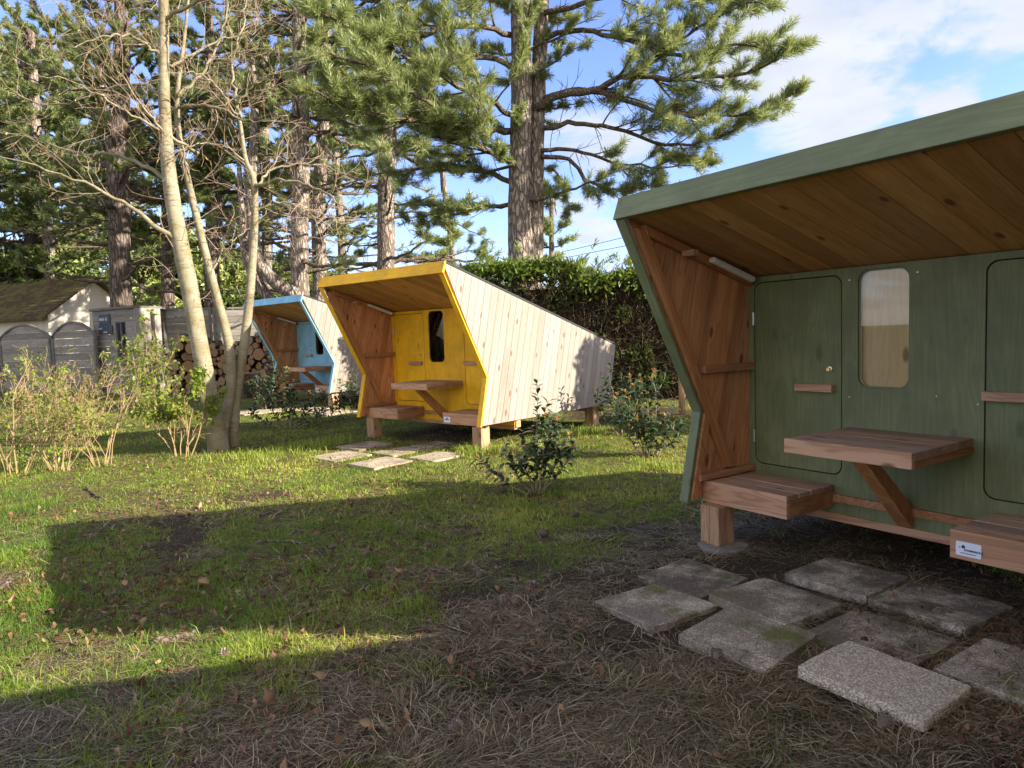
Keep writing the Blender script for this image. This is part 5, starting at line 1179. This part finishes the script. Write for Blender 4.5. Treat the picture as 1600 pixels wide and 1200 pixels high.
# broken twigs and bark crumbs among the needles
x, y = scatter(5200, 1.5, 9, 2.2); g_ = grassness(x, y); keep = (rs.rand(len(x)) < 1.05 - g_) & off_slabs(x, y, .22); x, y = x[keep], y[keep]; n = len(x)
mbt = MB(); zz = gheight(x, y)
for i in range(n):
    a = rs.rand() * 6.283; L = .02 + .09 * rs.rand() ** 2.5; r = .0016 + .003 * rs.rand(); c = Vector((x[i], y[i], zz[i] + .006 + .012 * rs.rand())); d = Vector((math.cos(a), math.sin(a), rs.normal(0, .12))); k = Vector((-d.y, d.x, .2)) * L * rs.normal(0, .12)
    mbt.tube([c - d * L / 2, c + k, c + d * L / 2], [r, r, r * .6], 4, rs.rand(), True)
tag(mbt.build('twig_litter', bark('broken_twig_bark', (0.07, 0.05, 0.035), (0.19, 0.14, 0.10), (0.12, 0.08, 0.05), 40, .5, .003)), None, None, None, 'stuff')
# dry leaves
def dry_leaves(x, y, size, tint, lift):
    n = len(x); z = gheight(x, y) + lift; a = rs.rand(n) * 6.283; el = rs.normal(.1, .55, n); D_ = np.stack([np.cos(a) * np.cos(el), np.sin(a) * np.cos(el), np.sin(el)], 1)
    N_ = unit(rs.randn(n, 3) * .8 + np.array([0, 0, 1])); return leaf_faces(np.stack([x, y, z], 1), D_, N_, size, size * rs.uniform(.3, .8, n), rs, tint, rs.uniform(-.9, .9, n)[:, None], .3)
x, y = scatter(42000, 1.6, 13, 1.4); clump = vnoise(x * 1.1 + 70, y * 1.1 + 13); band = np.exp(-(((y - 8.0 - 0.62 * (x + 3.9)) / .5) ** 2)) * (x < -2.3); keep = rs.rand(len(x)) < np.clip((clump - .40) * 1.8 + .08 + .9 * band, 0, 1); x, y = x[keep], y[keep]
V, F, T = dry_leaves(x, y, rs.uniform(.011, .034, len(x)), rs.beta(1.2, 2.2, len(x)), rs.rand(len(x)) * .02 + .006)
tag(np_mesh('dry_leaves', V, F, T, leafmat('dry_brown_leaves', (0.085, 0.042, 0.024), (0.20, 0.10, 0.055), (0.44, 0.28, 0.17), .2, .7, .2)), None, None, None, 'stuff')
# single dead leaves, sticks and cones one can point at
M['deadleaf'] = leafmat('single_dead_leaf', (0.19, 0.10, 0.055), (0.26, 0.15, 0.085), (0.42, 0.26, 0.12), .2, .7, .2)
for px, py, s_, tn, lab in [(510, 1060, .055, 1.0, 'pale orange dead leaf on the shaded grass near the bottom edge'), (325, 918, .06, .8, 'tan dead leaf on the shaded lawn, alone'), (75, 965, .05, .25, 'brown crumpled leaf in the sun near the left edge'), (592, 1145, .06, .9, 'light orange leaf among needles at the bottom edge'), (430, 1110, .06, .3, 'dull brown leaf on the needles near the bottom'), (545, 935, .05, .8, 'cream leaf standing upright in the shaded grass'), (630, 898, .05, .9, 'small white leaf scrap in the middle of the shade'), (1140, 1185, .07, .35, 'reddish leaf on the needles below the pale slab')]:
    c = gnd(px, py); V, F, T = leaf_faces(np.zeros((1, 3)), np.array([[rs.randn(), rs.randn() * .5, .2]]), np.array([[.2, -.3, 1.0]]), np.array([s_]), np.array([s_ * .75]), rs, np.array([tn]), -.3, .16)
    o = np_mesh('dead_leaf', V, F, T, M['deadleaf']); o.location = (c.x, c.y, float(gheight(c.x, c.y)) + .025); so_ = o.modifiers.new('thick', 'SOLIDIFY'); so_.thickness = .0012; tag(o, lab, 'leaf', 'single dead leaves on the ground')
M['stick'] = bark('stick_bark', (0.13, 0.10, 0.075), (0.24, 0.19, 0.15), (0.18, 0.13, 0.09), 30, .4, .004)
for i, (px, r, lab) in enumerate([([(1195, 1195), (1215, 1165), (1235, 1140), (1238, 1118)], .009, 'curved stick leaning on the front corner of the pale slab'), ([(0, 1155), (90, 1140), (170, 1120), (245, 1108)], .008, 'long thin stick on the needles in the bottom left corner'), ([(398, 848), (450, 846), (490, 858), (512, 880)], .009, 'bent stick lying in the middle of the shaded grass'),
        ([(800, 908), (840, 915), (880, 925)], .012, 'short thick stick on the needles left of the mossy slab'), ([(720, 808), (760, 815), (800, 808)], .011, 'stick on the grass below the lone glossy shrub'), ([(240, 1008), (290, 995), (318, 980)], .016, 'stout stick in the sunny strip at the lower left'),
        ([(135, 765), (150, 775), (165, 782)], .014, 'short stick on the sunny lawn in front of the bare shrub'), ([(0, 925), (12, 915), (22, 907)], .012, 'stick end at the left picture edge in the sun'), ([(955, 1035), (975, 1015), (990, 992)], .008, 'short crooked stick left of the slab with the mossy edge'), ([(1000, 990), (1050, 1005), (1085, 1035)], .006, 'thin bent twig in front of the mossy slabs'), ([(560, 1150), (480, 1140), (400, 1150), (300, 1160)], .007, 'long thin twig across the needles at the bottom')]):
    P_ = [gnd(*q) for q in px]; b0 = P_[0].copy(); pp = smooth_path([q - b0 + Vector((0, 0, .012 + float(gheight(q.x, q.y)) - rise(q.y))) for q in P_], 12); pp = [q + Vector((0, 0, .006 * math.sin(k * 1.7))) for k, q in enumerate(pp)]
    mb = MB(); mb.tube(pp, list(np.linspace(r, r * .55, 12)), 8, .5, True, .12); o = mb.build('stick', M['stick'], None, True); o.location = b0; tag(o, lab, 'stick', 'fallen sticks on the ground')
def cone_mesh():
    mb = MB(); n = 70
    mb.tube([(0, 0, -.03), (0, 0, -.015), (0, 0, .012), (0, 0, .032)], [.010, .019, .016, .004], 12)
    for i in range(n):
        f = i / n; z = -.028 + .058 * f; r = .021 * math.sin(math.pi * (.18 + .78 * f)) + .003; a = i * 2.39996; c, s_ = math.cos(a), math.sin(a); w = .0055 * (1.1 - .6 * f)
        p_ = Vector((c * r, s_ * r, z)); tdir = Vector((-s_, c, 0)); o_ = Vector((c, s_, .45)).normalized()
        mb.add([p_ - tdir * w - o_ * .004, p_ + tdir * w - o_ * .004, p_ + tdir * w * .8 + o_ * .0035, p_ + o_ * .0055, p_ - tdir * w * .8 + o_ * .0035, p_ + Vector((0, 0, -.004))], [(0, 1, 2, 3, 4), (1, 0, 5), (5, 2, 1), (5, 0, 4), (5, 4, 3), (5, 3, 2)], (i * .37) % 1)
    return mb
cone = cone_mesh().build('pine_cone', leafmat('pine_cone_scales', (0.09, 0.062, 0.045), (0.17, 0.125, 0.095), (0.27, 0.21, 0.165), 0.0, .8, .2))
cones = [(752, 902, 'pine cone on the bare needles in the middle of the shade'), (748, 834, 'pine cone beside the stick below the lone shrub'), (787, 945, 'left one of two pine cones lying side by side'), (808, 947, 'right one of two pine cones lying side by side'), (575, 898, 'round pine cone on the shaded grass left of centre'), (350, 1028, 'pine cone at the lower edge of the sunny strip'), (1382, 1136, 'pine cone right under the pale loose slab'), (848, 836, 'pine cone on the grass right of the lone shrub'), (900, 803, 'pine cone near the dark grass tuft'), (520, 858, 'pine cone next to the bent stick'), (668, 855, 'pine cone in the mid shade above the needles'), (714, 1145, 'pine cone on the needles near the bottom edge'), (1118, 1028, 'pine cone in front of the long slab'), (573, 870, 'half hidden pine cone in the grass')]
for i, (px, py, lab) in enumerate(cones):
    o = cone if i == 0 else cone.copy()
    if i: COL.objects.link(o)
    c = gnd(px, py); o.location = (c.x, c.y, float(gheight(c.x, c.y)) + .028); o.rotation_euler = (1.3 + rs.rand() * .5, rs.rand() * .5, rs.rand() * 6.28); s_ = .75 + .35 * rs.rand(); o.scale = (s_, s_, s_); tag(o, lab, 'pine cone', 'pine cones on the ground')
